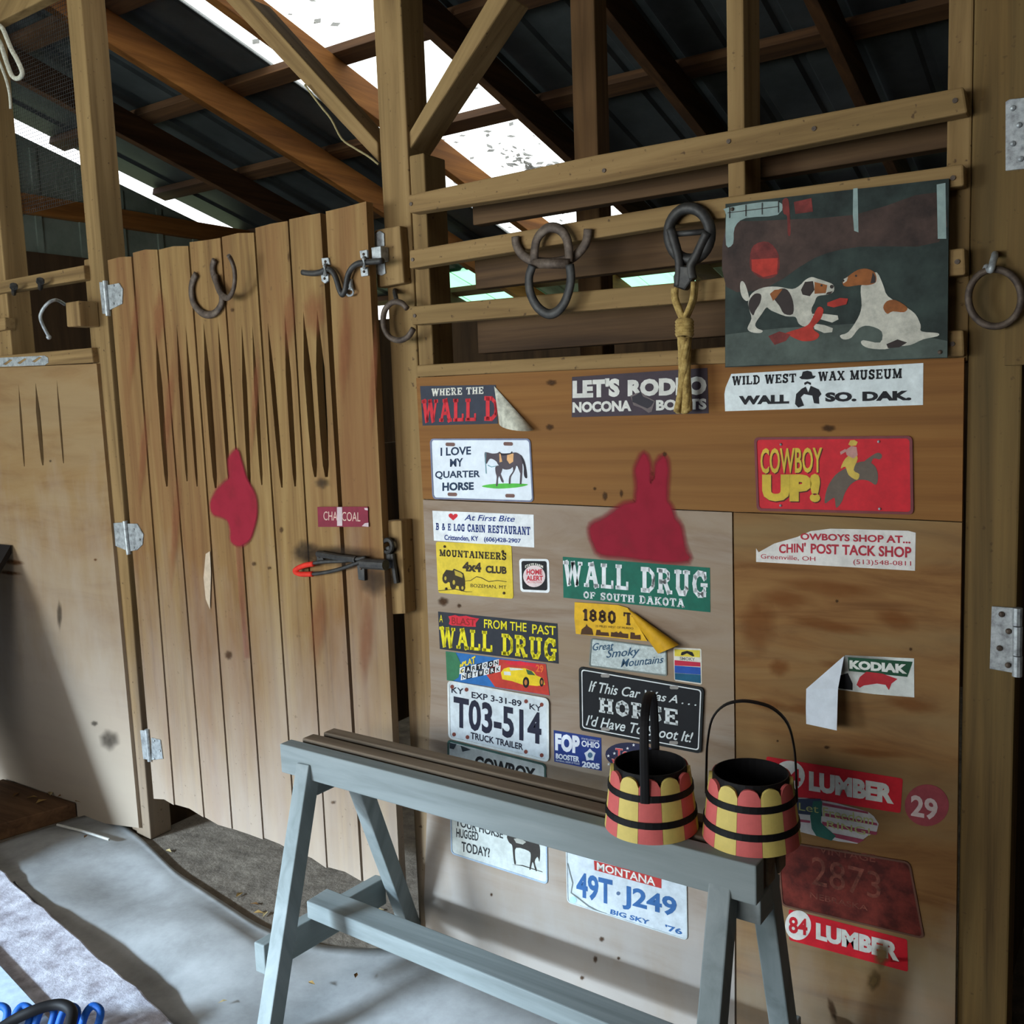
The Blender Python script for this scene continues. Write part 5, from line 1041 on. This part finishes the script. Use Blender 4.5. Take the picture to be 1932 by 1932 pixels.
# ------------------------------------------------------------------ floor coverings
MATM = noisy('rubber_mat_grey', [(132, 132, 130), (156, 157, 156), (176, 177, 176)], scale=5, rough=.8, bump=.12, dist=.006)
a, b2 = atz(0, 1640, .055), atz(330, 1925, .055); d = (b2-a).normalized(); c1 = a - d*1.0; c2 = b2 + d*1.75
back = [atz(u, v, .012) for u, v in ((-60, 1612), (0, 1592), (60, 1570), (120, 1552), (178, 1536), (225, 1552), (262, 1578), (292, 1606), (330, 1642), (375, 1672), (430, 1708), (480, 1740), (530, 1762), (600, 1782), (690, 1790), (780, 1790))] + [V(-1.45, -.03, .012), V(-1.1, -.03, .012), V(-.7, -.03, .012), V(-.2, -.03, .012)]
bk = bez(back, 4); n = len(bk); mb = MB(); R_ = 26; vs = []
for j in range(R_+1):
    t = j/R_
    for i, p in enumerate(bk):
        f = c1.lerp(c2, .28 + .70*i/(n-1)) + V(0, .012, 0); f.z = .012; q = p.lerp(f, t)
        amp = min(1, t*5)*min(1, max(0, (-q.x-.2))); q.z = .010 + amp*(.009 + .010*math.sin(q.x*7+q.y*9) + .006*math.sin(q.y*17-q.x*3+1)) + (.004 if t == 0 else 0)
        vs.append(q)
mb.add(vs, [(j*n+i, j*n+i+1, (j+1)*n+i+1, (j+1)*n+i) for j in range(R_) for i in range(n-1)])
o = build('stall_mat', mb, MATM, label='wavy grey rubber mat lying in front of the stall door and under the sawhorse', cat='mat', smooth=True)
md = o.modifiers.new('thick', 'SOLIDIFY'); md.thickness = .008; md.offset = -1
CONC = noisy('worn_concrete', [(120, 112, 116), (168, 164, 172), (196, 194, 202), (222, 220, 226)], scale=16, rough=.85, bump=.5, dist=.012)
mb = MB(); e = [c1 + (c2-c1)*(k/60) + V(d.y, -d.x, 0)*random.uniform(-.006, .006) for k in range(61)]
mb.prism(e + [V(c2.x, -3.15, .055), V(c1.x, -3.15, .055)], (0, 0, -.055)); build('concrete_step', mb, CONC, label='rough pale concrete step across the corner beside the mat', cat='step', bevel=.006)
mb = MB(); p0, p1 = atz(-60, 1755, .075), atz(62, 1888, .075); dd = (p1-p0).normalized(); nn = V(dd.y, -dd.x, 0); nn = nn if nn.y < 0 else -nn
q = [p0 - dd*.12, p1 + dd*.12, p1 + dd*.12 + nn*.45, p0 - dd*.12 + nn*.45]; mb.prism(q, (0, 0, -.0195)); build('plastic_sheet', mb, M((186, 204, 226), .35), label='smooth pale blue sheet lying on the concrete step', cat='sheet', bevel=.002)
BLUEROPE = M((26, 84, 160), .5)
o = empty('lead_rope', atz(60, 1920, .08), 'blue coiled cord with a black loop handle on the pale sheet', 'rope')
def az(u, v, z): return atz(u, v, z)
mb = MB(); mb.tube(bez([az(u, v, z) for u, v, z in ((-30, 1962, .10), (20, 1928, .12), (60, 1908, .135), (100, 1896, .14), (124, 1898, .14), (136, 1912, .135), (130, 1945, .12), (118, 1980, .10))], 5), .0125, 10); build('loop_handle', mb, BLK, parent=o, smooth=True, label='black loop handle')
mb = MB()
for k in range(6):
    u0 = -50 + k*44
    mb.tube(bez([az(u, v, z) for u, v, z in ((u0-20, 1950, .085), (u0-8, 1912, .12), (u0+6, 1898, .13), (u0+20, 1910, .12), (u0+10, 1950, .085))], 5), .0085, 8)
build('cord_coil', mb, BLUEROPE, parent=o, smooth=True)
mb = MB(); mb.hexa([V(-3.72, -.22, 0), V(-3.30, -.285, 0), V(-3.30, -.285, .06), V(-3.72, -.22, .06), V(-3.72, -.02, 0), V(-3.235, -.016, 0), V(-3.235, -.016, .055), V(-3.72, -.02, .055)])
build('wooden_step', mb, wood('brown_step_board', (120, 88, 60), (96, 68, 44), (64, 44, 28), axis='x', across=16), label='low dark-brown board on the floor under the neighbouring stall', cat='board', bevel=.004)
mb = MB(); p, q = atz(108, 1556, .03), atz(206, 1584, .03); mb.tube([p, p.lerp(q, .5)+V(0, 0, .003), q], .0045, 6); build('stick', mb, M((206, 204, 196), .7), label='thin pale stick lying on the grey mat', cat='stick')
# dry leaves
LEAF = [M((150, 120, 70), .8), M((112, 78, 42), .8), M((176, 156, 112), .8)]
def leaf(p, s, a, mat, lab, grp):
    mb = MB(); u = V(math.cos(a), math.sin(a), 0)*s; w_ = V(-math.sin(a), math.cos(a), 0)*s*.45; up = V(0, 0, s*.35)
    mb.add([p-u, p-u*.2+w_+up, p+u, p-u*.2-w_+up*.6, p+up*.2], [(0, 4, 1), (4, 2, 1), (0, 3, 4), (4, 3, 2)]); return build('dry_leaf', mb, mat, label=lab, cat='leaf', group=grp)
for i, (u, v, z) in enumerate(((148, 1512, .06), (120, 1500, .06), (95, 1497, .06), (60, 1505, .06), (30, 1500, .06), (165, 1508, .06), (78, 1512, .06))): leaf(atz(u, v, z), .022, i*1.3, LEAF[i % 3], 'dry leaf on the dark-brown board by the plywood', 'leaves on the brown board')
for i, (u, v) in enumerate(((318, 1606), (452, 1688), (480, 1706), (500, 1725), (488, 1722), (640, 1690), (715, 1718))): leaf(atz(u, v, .004), .016, i*1.7, LEAF[(i+2) % 3], 'dry leaf on the dirt in front of the stall door', 'leaves on the dirt by the door')
for i, (u, v) in enumerate(((238, 1546), (162, 1578), (420, 1890), (588, 1855), (672, 1840))): leaf(atz(u, v, .034), .012, i*2.1, LEAF[i % 3], 'small leaf fragment on the grey mat', 'leaf fragments on the mat')
# leaves fallen on the skylight
mb = MB()
for i in range(190):
    x = random.uniform(-2.98, -2.27); y = random.uniform(0.1, 3.3) if i % 3 else random.uniform(1.6, 2.9)
    if random.random() < .25: x, y = random.gauss(-2.5, .05), random.gauss(2.05, .1)
    x = min(max(x, -2.98), -2.27)
    p = V(x, y, zs(y)+.026); s = random.uniform(.010, .032); a = random.uniform(0, 6.3); u = V(math.cos(a), math.sin(a), -SL*math.sin(a))*s; w_ = V(-math.sin(a), math.cos(a), -SL*math.cos(a))*s*.5
    mb.add([p-u, p+w_, p+u, p-w_], [(0, 1, 2, 3)])
build('leaf_litter', mb, M((96, 70, 36), .8), label='scattered dead leaves lying on the bright skylight', cat='leaves', kind='stuff')

# ------------------------------------------------------------------ neighbouring stall at the gable side
G2 = 'rails of the neighbouring stall'
rail('stall_rail', [(-60, 545), (0, 530), (157, 500), (160, 527), (0, 553), (-60, 566)], -.02, .04, 'upper rail of the neighbouring stall with two bolts', group=G2)
rail('stall_rail', [(-60, 610), (9, 599), (10, 622), (-60, 634)], -.02, .04, 'cut-off rail end beside the curved hook', group=G2)
rail('stall_rail', [(-60, 682), (0, 671), (172, 656), (176, 684), (0, 694), (-60, 698)], -.022, .034, 'low rail of the neighbouring stall with a slotted metal bar', group=G2)
rail('rail_end', [(154, 579), (166, 578), (167, 604), (155, 605)], -.01, .04, 'small pale stub of wood beside the hinge-side door post', 'board', mat=wf('x'))
hb = rail('hook_block', [(123, 571), (148, 567), (152, 615), (126, 617)], -.07, .07, 'pinkish wood block the curved metal hook is screwed to', 'block', mat=wf('z'))
mb = MB(); mb.tube(bez([at(u, v, y) for u, v, y in ((122, 574, -.03), (112, 568, -.07), (104, 566, -.1), (92, 571, -.12), (81, 584, -.13), (76, 598, -.13), (81, 614, -.12), (92, 635, -.1))], 5), .0055, 8)
o = build('coat_hook', mb, GALV, label='curved silvery hook standing out from the wood block', cat='hook', smooth=True)
mb = MB(); mb.ball(at(92, 636, -.1), .0085); build('hook_tip', mb, GALV, parent=o, smooth=True)
for k, (u, v) in enumerate(((26, 540), (76, 530))):
    mb = MB(); mb.tube([at(u, v+14, 0), at(u, v+8, -.045), at(u, v, -.055)], .008, 8); mb.tube([at(u, v-2, -.053), at(u, v+3, -.057)], .013, 8)
    build('bolt', mb, IRON, label=('dark bolt at the cut-off edge of the upper rail', 'dark bolt in the upper rail, above the curved hook')[k], cat='bolt')
mb = MB(); hl = [[at(x+dx, y+dy, -.024) for dx, dy in ((-10, 4), (4, -5), (9, -4), (-4, 6))] for x, y in ((15, 683), (42, 681), (70, 678))]
mb.prism([at(u, v, -.024) for u, v in ((-40, 680), (0, 675), (84, 671), (90, 675), (91, 684), (84, 689), (0, 692), (-40, 695))], (0, .0025, 0), holes=hl)
build('slotted_bar', mb, GALV, label='slotted metal bar screwed along the low rail', cat='bar')
# wire mesh, rope and cable up in the gable corner
mb = MB(); x = -3.6
while x < -2.905: mb.tube([V(x, .095, 2.2), V(x, .095, 2.98)], .0008, 4); x += .0254/2
z = 2.2
while z < 2.99: mb.tube([V(-3.6, .095, z), V(-2.905, .095, z)], .0008, 4); z += .0254/2
build('wire_mesh', mb, IRON, label='fine wire mesh stretched behind the corner stud', cat='mesh')
WROPE = noisy('pale_rope', [(150, 146, 128), (196, 192, 174), (220, 216, 200)], scale=120, rough=.9, bump=.4, dist=.002)
mb = MB(); mb.tube(bez([at(u, v, -.02) for u, v in ((-8, 50), (4, 52), (20, 90), (34, 116), (42, 138), (34, 148), (22, 142), (10, 110), (0, 80), (-10, 70))], 5), .0075, 8); mb.tube(bez([at(u, v, -.018) for u, v in ((-8, 100), (4, 130), (12, 152), (18, 178), (20, 205))], 4), .005, 6)
build('hanging_rope', mb, WROPE, label='pale rope loop hanging in the upper gable corner', cat='rope', smooth=True)
mb = MB(); mb.tube(bez([at(u, v, -.002) for u, v in ((575, 160), (605, 200), (625, 225), (645, 262), (670, 280), (695, 295), (714, 310))], 4), .0028, 6)
build('cable', mb, M((150, 136, 96), .7), label='thin pale cable sagging below the gable-side knee brace', cat='cable', smooth=True)
# dark board leaning on the neighbouring stall
mb = MB(); p0, p1 = V(-3.50, -.02, .97), V(-3.10, -.95, .056)
mb.hexa([p1, p0, p0+V(-.75, 0, .0), p1+V(-.7, 0, 0), p1+V(0, .0, .03), p0+V(0, .0, .03), p0+V(-.75, 0, .03), p1+V(-.7, 0, .03)])
build('leaning_board', mb, M((34, 30, 28), .7), label='black board leaning on the plywood of the neighbouring stall', cat='board')
